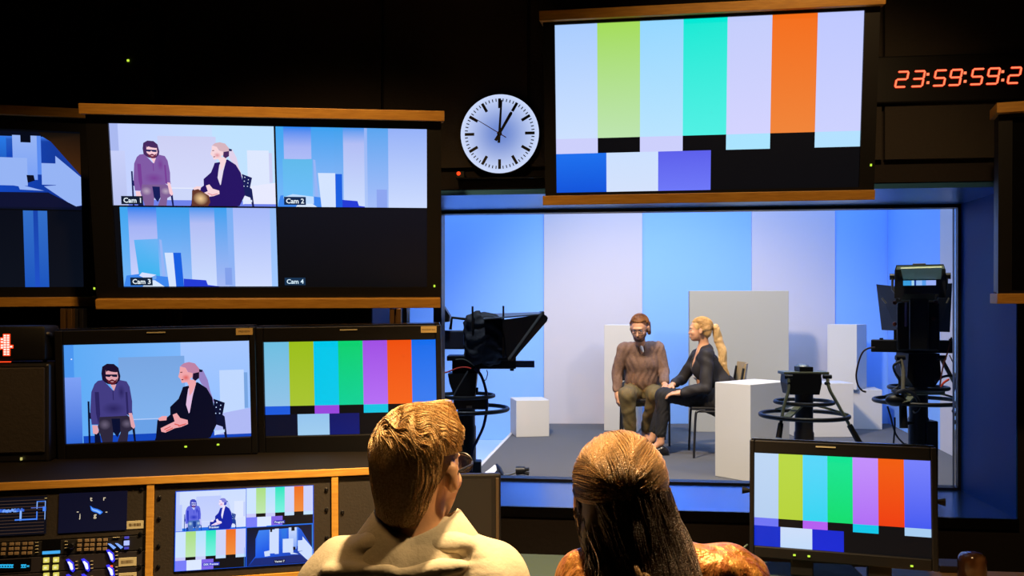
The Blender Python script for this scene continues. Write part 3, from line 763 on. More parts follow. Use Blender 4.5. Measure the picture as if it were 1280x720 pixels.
# digital clock
qx, qz = onplane(Mw, 1200, 97, -.04)
dcl = thing('digital_clock', 'digital clock with glowing orange digits high on the wall beside the bright colour bars', 'clock', Mw @ T3(qx, -.04, qz))
kd = 3.16 / F
MB().box((-.29, 0, -.085), (.29, .038, .085), ch=.006).build('housing', M['black'], dcl)
SEG = {'2': 'abged', '3': 'abgcd', '5': 'afgcd', '9': 'abcdfg'}
def digit(b1, b2, ch, x0, z0, w, h):
    sl = .22
    def P(u, v): return (x0 + u * w + (v - .5) * h * sl * .9, z0 + v * h)
    L = {'a': ((.08, 1), (.95, 1)), 'b': ((1, .95), (1, .55)), 'c': ((1, .45), (1, .05)), 'd': ((.05, 0), (.92, 0)), 'e': ((0, .05), (0, .45)), 'f': ((0, .55), (0, .95)), 'g': ((.08, .5), (.92, .5))}
    for s in SEG[ch]:
        a, b = (P(*L[s][0]), P(*L[s][1]))
        for bb, r, y in ((b1, .0046, -.0015), (b2, .0028, -.003)):
            d = Vector((b[0] - a[0], b[1] - a[1])); d.normalize(); n = Vector((-d.y, d.x)) * r; e = d * r * .9
            a_, b_ = Vector(a), Vector(b)
            bb.prism([tuple(a_ - e), tuple(a_ + n), tuple(b_ + n), tuple(b_ + e), tuple(b_ - n), tuple(a_ - n)], y, y + .001)
xs = [(1118.5, '2'), (1139, '3'), (1166, '5'), (1185.5, '9'), (1212.5, '5'), (1232.5, '9'), (1259, '2')]
for px, chh in xs:
    b1, b2 = MB(), MB()
    lx, lz = onplane(Mw @ T3(qx, -.04, qz), px + 2, 109 - (px - 1118) * .035)
    digit(b1, b2, chh, lx, lz, .036, .054)
    d_ = b1.build('digit', M['seg_rim'], dcl); b2.build('digit_core', M['seg'], d_)
for px in (1159.5, 1206, 1253):
    for dy in (0, 10.5):
        b = MB(); lx, lz = onplane(Mw @ T3(qx, -.04, qz), px, 93 + dy - (px - 1159) * .035)
        b.prism([(lx - .0045, lz - .0045), (lx + .0045, lz - .0045), (lx + .0052, lz + .0045), (lx - .0035, lz + .0045)], -.003, -.001)
        b.build('colon_dot', M['seg'], dcl)
# dark loudspeaker high on the wall
sx0, sz0 = onplane(Mw, 162, 75, -.1)
sp = thing('wall_speaker', 'black box loudspeaker with a tiny green light high on the dark wall', 'speaker', Mw @ T3(sx0, -.1, sz0))
MB().box((-.1, 0, -.16), (.1, .10, .16), ch=.008).build('cabinet', M['black_metal'], sp)
MB().box((-.09, -.008, -.15), (.09, .002, .15), ch=.004).build('front_cloth', M['panel_dark'], sp)
MB().cbox((0, -.011, -.005), (.008, .006, .008), ch=.001).build('led', M['led_green'], sp)
MB().box((-.02, .02, .16), (.02, .08, .21)).build('bracket', M['brass'], sp)

# posts that carry the upper bank, standing on the counter
def post(name, px0, px1, Y, m, label, z0=1.067, z1=1.512):
    a = W(px0, 400, Y); b = W(px1, 400, Y)
    t = MB(); w = b.x - a.x
    t.box((a.x, Y, z0), (a.x + w * .42, Y + .03, z1), ch=.002); t.box((a.x + w * .58, Y, z0), (b.x, Y + .03, z1), ch=.002); t.box((a.x + w * .3, Y + .02, z0), (a.x + w * .7, Y + .04, z1))
    t.box((a.x - .01, Y - .01, z0), (b.x + .01, Y + .05, z0 + .008))
    tag(t.build(name, m), label, 'post', 'posts behind the two marked monitors')
post('support_post', 75, 90, 3.0, M['brass'], 'slotted bronze post between the LED sign and the PREVIEW monitor')
post('support_post', 92, 104, 3.02, M['black_metal'], 'black post beside the slotted bronze post near the LED sign')
post('support_post', 188, 200, 3.0, M['black_metal'], 'black post rising behind the middle of the PREVIEW monitor')
post('support_post', 208, 224, 3.0, M['brass'], 'bronze post with a cross clamp behind the PREVIEW monitor')
post('support_post', 487, 501, 3.0, M['brass'], 'bronze post behind the PROGRAM monitor next to the window')

# ---- LED sign and the dark speaker below it
Ms = pose(W(28, 428, 2.5), rad(9))
sg = thing('led_sign', 'black box with a glowing red dot matrix figure, beside the PREVIEW monitor', 'sign', Ms)
a0 = onplane(Ms, -60, 405)[0]; a1, zt_s = onplane(Ms, 57, 407); _, zb_s = onplane(Ms, 30, 451)
MB().box((a0, 0, zb_s), (a1, .12, zt_s), ch=.010).build('housing', M['black'], sg, True)
for px in (-1.5, 2.8, 6.4, 10.4, 14.2):
    rows = {-1.5: (427, 431, 435), 2.8: (424, 427.5, 431.5, 434.5), 6.4: [419.5 + 2.9 * i for i in range(9)], 10.4: [419.5 + 2.9 * i for i in range(9)], 14.2: (433.3,)}[px]
    b = MB(); br = MB()
    for py in rows:
        x, z = onplane(Ms, px, py)
        br.box((x - .0052, -.001, z - .0048), (x + .0052, .001, z + .0048)); b.cbox((x, -.002, z), (.0055, .002, .0045))
    d_ = br.build('dot_column', M['led_red'], sg); b.build('dot_cores', M['dot'], d_)
x, z = onplane(Ms, 2, 452.5); MB().box((a0 + .02, -.002, z - .001), (onplane(Ms, 14, 452)[0], 0, z + .0015)).build('underline', M['led_red'], sg)
kb = [W(56, 417, 2.52), W(63, 418, 2.53), W(67, 425, 2.56), W(66, 436, 2.58), W(60, 444, 2.58), W(56, 450, 2.6), W(59, 470, 2.66), W(66, 500, 2.7), W(62, 520, 2.72)]
tag(MB().tube(kb, .006, 8, smoothpts=True).build('sign_cable', M['cable'], None, True), 'black cable looping out of the side of the LED sign', 'cable')
sk = thing('monitor_speaker', 'black studio loudspeaker under the LED sign with a tiny yellow light', 'speaker', pose(W(30, 520, 2.5), rad(9)))
Mk = sk.matrix_world.copy() if False else pose(W(30, 520, 2.5), rad(9))
b0, bt = onplane(Mk, -60, 455); b1, _ = onplane(Mk, 62, 520); _, bb = onplane(Mk, 30, 579)
MB().box((b0, 0, bb), (b1, .16, bt), ch=.008).build('cabinet', M['black_metal'], sk)
MB().box((b0 + .012, -.006, bb + .03), (b1 - .012, .002, bt - .012), ch=.003).build('grille', M['panel_dark'], sk)
x, z = onplane(Mk, 28, 573); MB().cbox((x, -.008, z), (.005, .006, .008), ch=.001).build('led', emat('yellow led', (200, 190, 110), .9), sk)

# ================================================================== CONSOLE WITH RACK EQUIPMENT
Mc = pose(W(300, 596, 2.33), rad(13.6), rad(-7.3))
kx = lambda px, py: onplane(Mc, px, py)
con = thing('equipment_console', 'long dark console with orange brown wooden edging holding the rack equipment', 'console', Mc)
xR = kx(484, 640)[0]; xL = kx(-70, 650)[0]
zt = kx(300, 591)[1]; zb = kx(300, 600.5)[1]; zlow = kx(300, 722)[1]
_, zl2 = kx(345, 716.5)
MB().box((xL, -.010, zb), (xR, .02, zt), ch=.0015).build('front_edge', M['wood'], con)
dv = [kx(187.5, 660)[0], kx(418.5, 640)[0], kx(481, 640)[0], kx(-60, 660)[0]]
for x in dv: MB().box((x - .009, -.008, zlow - .25), (x + .009, .03, zb), ch=.001).build('divider', M['wood'], con)
MB().box((dv[0] + .009, -.006, zl2 - .014), (dv[1] - .009, .03, zl2), ch=.001).build('shelf_edge', M['wood'], con)
MB().box((xL, .02, zlow - .25), (xR - .002, .05, zb)).build('back_panel', M['rack_dark'], con)
# counter top and cabinet body under it (upright, not sloping)
Mu = pose(W(300, 596, 2.33), rad(13.6))
org = W(300, 596, 2.33)
ct = MB().box((xL, .008, zt - .03), (xR, .52, zt - .001), Mc.inverted() @ Mu, ch=.001)
ct.build('counter_top', mat('dark brown counter laminate', (.010, .007, .004), .75, spec=.15), con)
MB().box((xL, .10, -org.z + .004), (xR - .003, .50, zt - .032), Mc.inverted() @ Mu).build('cabinet_body', M['rack_dark'], con)

def unit(name, label, cat, x0, x1, z0, z1, m, depth=.018, group=None):
    u = thing(name, label, cat, Mc @ T3((x0 + x1) / 2, 0, (z0 + z1) / 2), group)
    hw, hh = (x1 - x0) / 2, (z1 - z0) / 2
    MB().box((-hw, -.001, -hh), (hw, depth, hh), ch=.0012).build('front_panel', m, u)
    return u, (x0 + x1) / 2, (z0 + z1) / 2
def screws(u, hw, zs, m=None):
    for z in zs:
        MB().lathe([(.0052, 0), (.0052, .003), (.003, .0045)], T=Matrix.Translation((hw, -.001, z)) @ Ty, n=12).build('screw', m or M['black_gloss'], u, True)
def cream(u, ax, az, pxs, pys, m, name, y=-.003, d=.003, ch=.0006):
    xa, za = kx(pxs[0], pys[0]); xb, zb_ = kx(pxs[1], pys[1])
    return MB().box((xa - ax, y, zb_ - az), (xb - ax, y + d, za - az), ch=ch).build(name, m, u)

X0 = dv[3] + .010; X1 = dv[0] - .010
z1a = zb - .003; z1b = kx(100, 673)[1]; z2b = kx(100, 692.5)[1]; z3b = kx(100, 712.5)[1]
# 1: twin screen waveform monitor
u, ax, az = unit('waveform_monitor', 'rack unit with a waveform screen and a vectorscope screen at the top of the console', 'monitor', X0, X1, z1b + .001, z1a, M['rack'])
def picture(u, ax, az, p4, fn):
    """small screen given by its pixel rectangle on the console front"""
    xa, za = kx(p4[0], p4[1]); xb, zb_ = kx(p4[2], p4[3])
    p = Pic(xb - xa, za - zb_); fn(p)
    e = bpy.data.objects.new('tmp', None)
    o = p.build(u, -.0035); o.location = ((xa + xb) / 2 - ax, 0, (za + zb_) / 2 - az)
    return o
def wave(p):
    p.rect(0, 0, 1, 1, (7, 9, 20))
    for i in range(11): p.rect(.02, .09 + i * .085, .97, .098 + i * .085, (96, 70, 52))
    B = (70, 130, 245); B2 = (135, 180, 255)
    for k in range(60):
        u0 = .35 + .36 * k / 60; j = random.uniform(-.02, .02); p.rect(u0, .33 + j - (k % 7) * .004, u0 + .012, .38 + j, random.choice((B, B2, (40, 80, 200))))
        p.rect(.24 + .0022 * k, .47 + j * 3, .245 + .0022 * k, .58 + j * 2, random.choice((B, B2, (40, 80, 200))))
    p.rect(.32, .36, .34, .64, B); p.rect(.66, .36, .685, .62, B2); p.rect(.6, .58, .88, .615, B); p.rect(.87, .40, .885, .62, B)
    p.rect(.87, .13, .882, .33, B2); p.rect(.87, .13, .985, .15, B); p.rect(.975, .13, .985, .62, B2); p.rect(.8, .29, .99, .31, (90, 110, 200)); p.rect(.95, .28, .99, .4, B)
    p.rect(.7, .33, .58, .35, (40, 70, 180)); p.rect(.97, .05, 1, .07, (190, 160, 90))
def vect(p):
    p.rect(0, 0, 1, 1, (6, 10, 34), (8, 12, 36))
    cr = (215, 200, 170)
    for u_, v_, t in ((.47, .16, 't'), (.66, .16, 'r'), (.28, .46, '-'), (.70, .50, '-'), (.32, .58, 'j'), (.53, .58, 'g')): 
        p.text(t, u_ - .02, v_ + .06, .16, cr)
    p.poly([(.455, .34), (.50, .40), (.56, .43), (.61, .47), (.645, .52), (.62, .56), (.60, .58), (.56, .53), (.50, .50), (.47, .46)], (50, 125, 250))
    p.poly([(.47, .38), (.50, .43), (.56, .46), (.62, .52), (.60, .555), (.55, .50), (.49, .46)], (140, 190, 255))
picture(u, ax, az, (-40, 624, 58, 667), wave); picture(u, ax, az, (74.5, 617, 158.5, 662), vect)
def label_sticker(u, ax, az, px0, py0, px1, py1, m=M['sticker_pale']):
    s = cream(u, ax, az, (px0, px1), (py0, py1), m, 'sticker', y=-.0025, d=.002)
    xa, za = kx(px0, py0); xb, zb_ = kx(px1, py1)
    b = MB(); n = 12; w = (xb - xa) * .7
    for i in range(n):
        x = xa - ax + (xb - xa) * .15 + w * i / n
        b.box((x, -.0029, (za * .7 + zb_ * .3) - az), (x + w / n * random.choice((.4, .6, .8)), -.0026, (za * .35 + zb_ * .65) - az))
    b.build('barcode_lines', M['ink'], s)
label_sticker(u, ax, az, 158.5, 651.5, 179.5, 660.5)
screws(u, X1 - ax - .012, [kx(178, 611)[1] - az, kx(176, 667)[1] - az])
# 2: router panel with key blocks
u, ax, az = unit('router_panel', 'black rack panel with blocks of grey beige keys and a small blue lit strip', 'control panel', X0, X1, z2b + .001, z1b - .001, M['rack_dark'])
def key(px, py, w=.0105, hh=.0078, m=M['key'], nm='key', d=.004):
    x, z = kx(px, py)
    return MB().cbox((x - ax, -.003, z - az), (w, d, hh), ch=.0012).build(nm, m, u)
cols1 = [-15, -7, 5.5, 15, 22.5, 31.5, 39]; cols2 = [100, 109, 116, 124.5, 132.2]
for ro in range(3):
    for i, px in enumerate(cols1): key(px - ro * .7, 680.5 + ro * 5.9 - px * .033)
    for i, px in enumerate(cols2): key(px - ro * .4, 675.8 + ro * 5.6 - (px - 100) * .033)
for ro in range(4): key(46.5, 678 + ro * 4.1, .007, .0012, M['sticker_pale'], 'scale_mark'); 
for ro in range(3): key(83, 676.5 + ro * 4.1, .007, .0012, M['sticker_pale'], 'scale_mark')
cream(u, ax, az, (53.5, 76), (674.5, 690.5), M['bars_off'], 'dark_display')
cream(u, ax, az, (53.5, 75.5), (689, 691.5), emat('blue lit strip', (60, 170, 240)), 'lit_strip', y=-.005)
for px, py in ((140.5, 682.5), (149.5, 682)):
    x, z = kx(px, py); MB().prism([(x - ax - .010, z - az + .007), (x - ax - .004, z - az + .006), (x - ax + .009, z - az - .004), (x - ax + .004, z - az - .008)], -.006, -.001).build('lit_rocker', emat('blue white lit rocker', (120, 165, 255), 1.1), u)
x, z = kx(158.6, 678.5); MB().cbox((x - ax, -.004, z - az), (.013, .004, .012), ch=.001).build('lit_button', emat('pale violet lit button', (165, 180, 255), 1.2), u)
for dz in (.0135, -.0125): MB().cbox((x - ax, -.004, z - az + dz), (.011, .004, .006), ch=.001).build('dim_button', emat('dim violet button', (70, 70, 200), .8), u)
key(145.5, 671.5, .016, .0014, M['sticker_pale'], 'scale_mark')
x, z = kx(90, 682); MB().lathe([(.009, 0), (.008, .010), (.006, .012)], T=Matrix.Translation((x - ax, -.001, z - az)) @ Ty, n=18).build('dial_knob', M['black_gloss'], u, True)
screws(u, X1 - ax - .012, [kx(174, 687)[1] - az])
# 3 and 4: switch panels
def switch_panel(zt_, zb_, py, label, cyan=True, red=True):
    global u, ax, az
    u, ax, az = unit('switch_panel', label, 'control panel', X0, X1, zb_ + .001, zt_ - .001, M['rack_violet'])
    for px in (58.3, 70.5):
        for dy in (0, 9.3):
            if cyan or dy == 0:
                k = key(px - dy * .08, py - 9 + dy - (px - 58) * .04, .0135, .0125, emat('yellow lit key', (216, 205, 90)), 'lit_key', .005)
                x, z = kx(px - dy * .08, py - 9 + dy - (px - 58) * .04); MB().cbox((x - ax, -.0062, z - az), (.006, .0015, .005)).build('key_window', emat('pale yellow key window', (240, 235, 170)), k)
    if cyan:
        xa, za = kx(-30, py - 7); xb, zc = kx(39, py + 3)
        MB().box((xa - ax, -.003, zc - az), (xb - ax, .001, za - az)).build('dark_display', M['bars_off'], u)
        mcy = emat('cyan display figures', (30, 180, 235))
        for px in (-20, -12, 2, 5.5, 9, 12.5, 15.5, 28.5, 31.5, 35.5):
            x, z = kx(px, py - 1.6)
            hh = .0085 if px < 35 else .004
            b = MB(); b.box((x - ax - .0032, -.0036, z - az - hh / 2), (x - ax + .003, -.0031, z - az - hh / 4)); b.box((x - ax - .0032, -.0036, z - az + hh * .1), (x - ax + .003, -.0031, z - az + hh / 2)); b.box((x - ax - .001, -.0036, z - az - hh / 2), (x - ax + .001, -.0031, z - az + hh / 2))
            b.build('display_figure', mcy, u)
    for px, dy in ((89, 0), (108, -.5), (139, -12)):
        x, z = kx(px, py - 2 + dy)
        c = Vector((x - ax, 0, z - az))
        def rk(s): return [(c.x - .010 * s, c.z + .014 * s), (c.x - .005 * s, c.z + .015 * s), (c.x + .005 * s, c.z + .006 * s), (c.x + .008 * s, c.z - .010 * s), (c.x + .005 * s, c.z - .014 * s), (c.x, c.z - .010 * s), (c.x - .004 * s, c.z + .002 * s)]
        e = MB().prism(rk(1.15), -.005, -.001).build('lit_rocker', emat('deep blue lit edge', (48, 48, 250), 1.1), u)
        MB().prism(rk(.75), -.007, -.004).build('rocker_core', emat('white lit rocker', (222, 226, 255), 1.3), e)
        for q in (6, 1, -4):
            key(px + 7, py - 2 + dy - q * .9, .006, .0012, M['sticker_pale'], 'scale_mark')
    if red: key(139.5, py - 1.2, .006, .005, M['led_red'], 'red_lamp')
    label_sticker(u, ax, az, 148.5, py - 11.5, 170.5, py - 2)
    screws(u, X1 - ax - .012, [kx(171, py - 1)[1] - az - .0])
switch_panel(z2b, z3b, 709, 'violet grey rack panel with four yellow lit keys, a cyan display and blue rockers')
switch_panel(z3b, kx(100, 733)[1], 728, 'lowest rack panel showing only the tops of its yellow keys and blue rockers', cyan=False, red=False)
# 5: multiview panel
X2, X3 = dv[0] + .010, dv[1] - .010
u, ax, az = unit('multiview_monitor', 'panel monitor in the console showing bars, the talking pair and the set in four fields', 'monitor', X2, X3, zl2 + .001, zb - .003, M['rack'])
def multi(p):
    p.rect(0, 0, 1, 1, (20, 90, 230))
    v = p.view
    p.view = (.006, .01, .502, .505); interview(p, PAL_F); p.text('Preview', .47, .965, .075, (235, 245, 255), (14, 70, 180))
    top = [((205, 228, 255), (205, 228, 255)), ((170, 222, 130), (190, 230, 175)), ((178, 225, 255), (205, 228, 255)), ((30, 230, 190), (120, 240, 225)), (205, 212, 250), ((238, 110, 30), (240, 140, 62)), (202, 208, 252)]
    low = [(200, 200, 250), None, (200, 205, 250), None, (195, 222, 255), None, (195, 225, 255)]
    mid = [(.16, (120, 125, 250)), (.21, (220, 232, 255)), (.17, (125, 100, 230)), (.46, (10, 12, 20))]
    p.view = (.506, .005, .994, .50); bars(p, top, low, mid, y1=.66, y2=.75); p.text('Program', .42, .93, .07, (235, 245, 255), (40, 50, 170)); p.rect(.3, .985, 1, 1, (40, 130, 230))
    p.view = (.006, .512, .502, .995); bars(p, top, low, mid, y1=.66, y2=.74); p.text('DSK Preview', .40, .90, .07, (235, 245, 255), (50, 60, 200)); p.rect(.98, .5, .985, 1, (60, 150, 240))
    p.view = (.510, .508, .994, .995); wide_set(p); p.text('Vector 7', .42, .94, .07, (235, 245, 255), (10, 16, 60))
    p.rect(.985, 0, .995, 1, (60, 150, 240))
xa, za = kx(219.6, 614); xb, _ = kx(392, 608); _, zb2 = kx(300, 709)
p = Pic(xb - xa, za - zb2); multi(p); o = p.build(u, -.0035); o.location = ((xa + xb) / 2 - ax, 0, (za + zb2) / 2 - az)
print('multiview', xb - xa, za - zb2)
screws(u, X2 + .012 - ax, [kx(200, y)[1] - az for y in (622, 648, 682, 708)]); screws(u, X3 - .012 - ax, [kx(410, y)[1] - az for y in (612, 637, 672, 700)])
# 6: blank panel
X4, X5 = dv[1] + .010, dv[2] - .010
u, ax, az = unit('blank_panel', 'plain dark bronze blanking panel at the end of the console next to the man', 'panel', X4, X5, zlow - .1, zb - .003, M['rack'])
screws(u, X4 + .010 - ax, [.08, -.08])

# ================================================================== DESK UNDER THE WINDOW
dk = thing('long_desk', 'long grey green desk running under the studio window', 'desk', T3(.2, 2.3, 0))
Md = Matrix.Translation((.2, 2.3, 0)).inverted() @ pose((0, 2.68, .76), YAW)
MB().box((-.25, -.66, -.03), (1.0, .02, 0), Md, ch=.003).build('worktop', M['desk'], dk)
MB().box((-.25, -.66, -.036), (1.0, -.662, 0), Md).build('edge_band', M['wood'], dk)
for x in (-.20, .95): MB().box((x - .02, -.6, -.756), (x + .02, -.02, -.03), Md).build('leg', M['black_metal'], dk)
MB().box((-.18, -.06, -.5), (.93, -.04, -.03), Md).build('modesty_panel', M['black'], dk)
dw = thing('wooden_desk', 'pale brown wooden desk carrying the low colour bar monitor', 'desk', T3(1.4, 2.3, 0))
Mdw = Matrix.Translation((1.4, 2.3, 0)).inverted() @ pose((0, 2.68, .758), YAW)
b = MB().box((1.003, -.66, -.03), (2.45, .0, 0), Mdw, ch=.003); b.build('worktop', mat('pale worn wood desk top', (.42, .27, .12), .5, noise=(10, (.34, .20, .08), (1, 10, 10))), dw)
for x in (1.05, 2.40): MB().box((x - .02, -.6, -.754), (x + .02, -.02, -.03), Mdw).build('leg', M['black_metal'], dw)
# dark monitor the man looks at
Mm = pose(W(556, 640, 2.2), rad(4), rad(-3))
dm = thing('desk_monitor', 'switched off black monitor on the desk in front of the man', 'monitor', Mm)
a0, t0 = onplane(Mm, 500, 594); a1, _ = onplane(Mm, 626, 600)
MB().box((a0, .0, t0 - .20), (a1, .03, t0), ch=.004).build('housing', M['black'], dm)
MB().box((a0 + .01, -.002, t0 - .19), (a1 - .024, .001, t0 - .012)).build('screen', mat('matt dark screen', (.008, .008, .008), .5), dm)
MB().box((a1 - .013, -.004, t0 - .196), (a1 - .005, 0, t0 - .01), ch=.001).build('side_strip', mat('dull brown strip', (.06, .04, .02), .5), dm)
zz = .76 - W(556, 640, 2.2).z
MB().box(((a0 + a1) / 2 - .02, .02, zz + .01), ((a0 + a1) / 2 + .02, .04, t0 - .15)).build('neck', M['black'], dm)
MB().box(((a0 + a1) / 2 - .09, -.06, zz + .006), ((a0 + a1) / 2 + .09, .08, zz + .016), ch=.003).build('base', M['black'], dm)
# things at the lower right
cu = W(1215, 740, 2.42); cu.z = .758
mg = thing('rounded_cup', 'glossy brown upturned cup catching a bright highlight at the corner of the desk', 'cup', Matrix.Translation(cu))
MB().lathe([(.036, 0), (.037, .01), (.037, .058), (.034, .070), (.026, .078), (.012, .082), (.001, .083)], n=32).build('body', mat('brown glazed ceramic', (.11, .05, .02), .15, coat=.5), mg, True)
bx = thing('control_box', 'small dark grey box on the desk between the low monitor and the brown cup', 'box', pose(W(1196, 712, 2.5), YAW))
MB().box((-.045, 0, -.75 + .0), (.045, .0, 0)) if False else None
hz = W(1196, 708, 2.5).z - .758
MB().box((-.045, 0, -hz * .0 - (W(1196, 712, 2.5).z - .758)), (.045, .08, (W(1196, 708, 2.5).z - W(1196, 712, 2.5).z)), ch=.003).build('case', mat('dark warm grey plastic', (.055, .045, .04), .5), bx)
MB().box((.049, .01, -(W(1196, 712, 2.5).z - .758)), (.052, .07, .004)).build('end_plate', M['wood'], bx)
cb = [W(925, 690, 2.45), W(930, 684, 2.5), W(934, 681, 2.55)]
cb2 = [Vector((cb[0].x - .03, 2.45, .766))] + cb
tag(MB().tube([(.60, 2.42, .766), (.62, 2.44, .775), tuple(W(925, 691, 2.48)), tuple(W(934, 681, 2.50)), (.66, 2.62, .770)], .0025, 6, smoothpts=True).build('thin_cable', mat('grey green wire', (.10, .15, .12), .4), None, True), 'thin grey green wire sticking up beside the low colour bar monitor', 'cable')
# ================================================================== THE STUDIO BEHIND THE GLASS
ST = 0.2                                    # stage height
def S(px, py): 
    Y = (CZ - ST) * F / (py - HY); return Vector(((px - 640) * Y / F, Y, ST))
shell('floor_studio', M['studio_floor'], ((-4.2, 3.0, -.1), (6.6, 11.2, 0)))
# floor cut: the control room floor stops under the wall
shell('wall_studio_back', mat('studio wall', (.25, .27, .3), .8), ((-4.3, 10.9, 0), (6.7, 11.0, 5.2)))
shell('wall_studio_left', mat('studio side wall', (.12, .14, .2), .8), ((-4.3, 3.9, 0), (-4.2, 11.0, 5.2)))
shell('wall_studio_right', mat('studio side wall 2', (.12, .14, .2), .8), ((6.6, 3.2, 0), (6.7, 11.0, 5.2)))
shell('ceiling_studio', M['ceil'], ((-4.3, 3.0, 5.2), (6.7, 11.0, 5.3)))
# stage platform
e0, e1 = S(645, 537.5), S(600, 585); d = (e1 - e0).normalized()
back = e0 + d * (10.25 - e0.y) / d.y; front = e0 + d * (6.35 - e0.y) / d.y
stg = thing('stage', 'low dark grey carpeted stage platform carrying the set', 'stage', T3(2, 8, 0))
inv = T3(-2, -8, 0)
pl = [(back.x, back.y), (front.x, front.y), (5.3, 6.35), (5.3, 10.25)]
def slab(poly, z0, z1, b=None, off=(-2, -8)):
    b = b or MB(); n = len(poly)
    vs = [(x + off[0], y + off[1], z0) for x, y in poly] + [(x + off[0], y + off[1], z1) for x, y in poly]
    return b.add(vs, [tuple(range(n)), tuple(range(n, 2 * n))[::-1]] + [(i, (i + 1) % n, (i + 1) % n + n, i + n) for i in range(n)])
slab(pl, 0, ST).build('platform', M['stage'], stg)
slab([(front.x - .03, front.y), (front.x, front.y), (back.x, back.y), (back.x - .03, back.y)], 0, ST + .004).build('side_board', M['set_white'], stg)

# backdrop flats
def flat(a, b, z0, z1, m, label, th=.05):
    a, b = Vector((a[0], a[1], 0)), Vector((b[0], b[1], 0)); d = b - a
    t = thing('backdrop_panel', label, 'backdrop panel', Matrix.Translation((a + b) / 2) @ Matrix.Rotation(math.atan2(d.y, d.x), 4, 'Z'), 'tall panels closing off the set')
    L = d.length
    MB().box((-L / 2, 0, z0), (L / 2, th, z1), ch=.003).build('cloth_face', m, t)
    for x in (-L / 2 + .06, L / 2 - .06): MB().box((x - .02, th, z0), (x + .02, th + .04, z1)).build('batten', M['wood'], t)
bx_ = lambda px, Y: (px - 640) * Y / F
YB = 10.3
flat((-2.2, YB + .02), (bx_(680, YB), YB + .02), 0, 4.3, M['set_blue'], 'pale blue backdrop panel behind the camera with the hood')
flat((bx_(680, YB), YB), (bx_(803, YB), YB), 0, 4.3, M['set_grey'], 'light grey backdrop panel behind the small white cube')
flat((bx_(803, YB), YB + .02), (bx_(940, YB), YB + .02), 0, 4.3, M['set_blue'], 'pale blue backdrop panel straight behind the seated pair')
flat((bx_(940, YB), YB), (bx_(1044, YB), YB), 0, 4.3, M['set_grey'], 'light grey backdrop panel rising above the wide white board')
flat((bx_(1044, YB), YB + .02), (4.55, YB + .02), 0, 4.3, M['set_blue'], 'narrow pale blue backdrop panel beside the corner of the set')
flat((4.40, YB), (bx_(1175, 8.3), 8.3), ST, 4.3, M['set_blue'], 'pale blue side panel behind the camera seen from the back')
flat((bx_(1175, 8.3) , 8.3), (3.70, 6.4), ST, 4.3, M['set_grey'], 'light grey side panel at the very end of the set')

def block(name, label, c, w, dpt, h, yaw, z=ST, m=None):
    """painted set block; c is the middle of its front bottom edge"""
    t = Matrix.Translation((c[0], c[1], z)) @ Matrix.Rotation(yaw, 4, 'Z')
    o = MB().box((-w / 2, 0, 0), (w / 2, dpt, h), ch=.004).build(name, m or M['set_white'])
    o.matrix_world = t
    return tag(o, label, 'block')
p = S(666, 546)
block('set_cube', 'small white cube alone on the stage floor', (p.x, p.y), .35, .36, .38, rad(10))
p = S(774, 539); block('set_block', 'upright white block just behind the man in the studio', (p.x + .02, p.y), .37, .36, 1.16, rad(-14))
a, b = S(868, 538.5), S(988, 545)
m_ = (a + b) / 2; block('set_board', 'wide tall pale grey board standing behind the blonde woman', (m_.x, 9.52), 1.06, .10, 1.53, rad(-3), m=mat('pale grey set paint', (.33, .34, .32), .8))
# large block in front
p = S(938, 604); fb = Vector((p.x, 6.75, 0))
o = MB().box((-.33, 0, 0), (0, .53, .745), ch=.004).build('set_block', M['set_white'])
# corner edge at px 938; one face runs left to 895, the other right to 990
ang = rad(-50)
o.matrix_world = Matrix.Translation((bx_(938, 6.72), 6.72, ST)) @ Matrix.Rotation(ang, 4, 'Z')
tag(o, 'white waist high block nearest the window, between the blonde woman and the bare pedestal', 'block')
p = S(1029, 546.5); block('set_block', 'low white block behind the bare pedestal', (p.x + .02, p.y), .60, .34, .56, rad(2))
p = S(1058, 537); block('set_block', 'low white block under the tall narrow block in the corner of the set', (p.x + .1, p.y + .05), .60, .38, .44, rad(-10))
block('set_block', 'tall narrow white block standing on a low block in the corner of the set', (p.x - .02, p.y + .08), .33, .30, .72, rad(-42), z=ST + .441)
# paper sheet and black clamp near the stage edge
q = [S(597, 596), S(612, 597.5), S(624, 583)]
v = [S(596, 597), S(609, 598)]
pp = MB()
A, B_, Cc, D_ = S(598, 595), S(611, 597), W(625, 583, 7.2), W(617, 582, 7.25)
Y0 = 7.0
n = 8; vs = []; fs = []
for i in range(n + 1):
    t = i / n; a_ = W(597 + 21 * t, 594.5 - 13 * t ** 1.5, 7.05 + .2 * t); b_ = W(611 + 13 * t, 597 - 13 * t ** 1.3, 6.95 + .2 * t)
    if i == 0: a_.z = b_.z = ST + .004
    vs += [a_, b_, a_ + Vector((0, .002, .003)), b_ + Vector((0, .002, .003))]
for i in range(n):
    k = i * 4; fs += [(k, k + 1, k + 5, k + 4), (k + 2, k + 6, k + 7, k + 3), (k, k + 4, k + 6, k + 2), (k + 1, k + 3, k + 7, k + 5)]
fs += [(0, 2, 3, 1), (n * 4, n * 4 + 1, n * 4 + 3, n * 4 + 2)]
tag(pp.add(vs, fs).build('paper_sheet', mat('white paper', (.75, .77, .8), .6), None, True), 'curling white sheet of paper at the stage corner by the window', 'paper')
lp = S(628, 594); tag(MB().tube([W(621, 580.5, 7.2), W(624, 586, 7.1), W(628, 593, 7.0), tuple(S(631, 596))], [.008, .02, .016, .008], 10).build('clamp', M['black'], None, True), 'black clamp holding up the curling sheet of paper', 'clamp')
lp = S(650, 595.5)
cl = thing('cable_connector', 'small black connector lying on the stage near the window', 'connector', Matrix.Translation(lp))
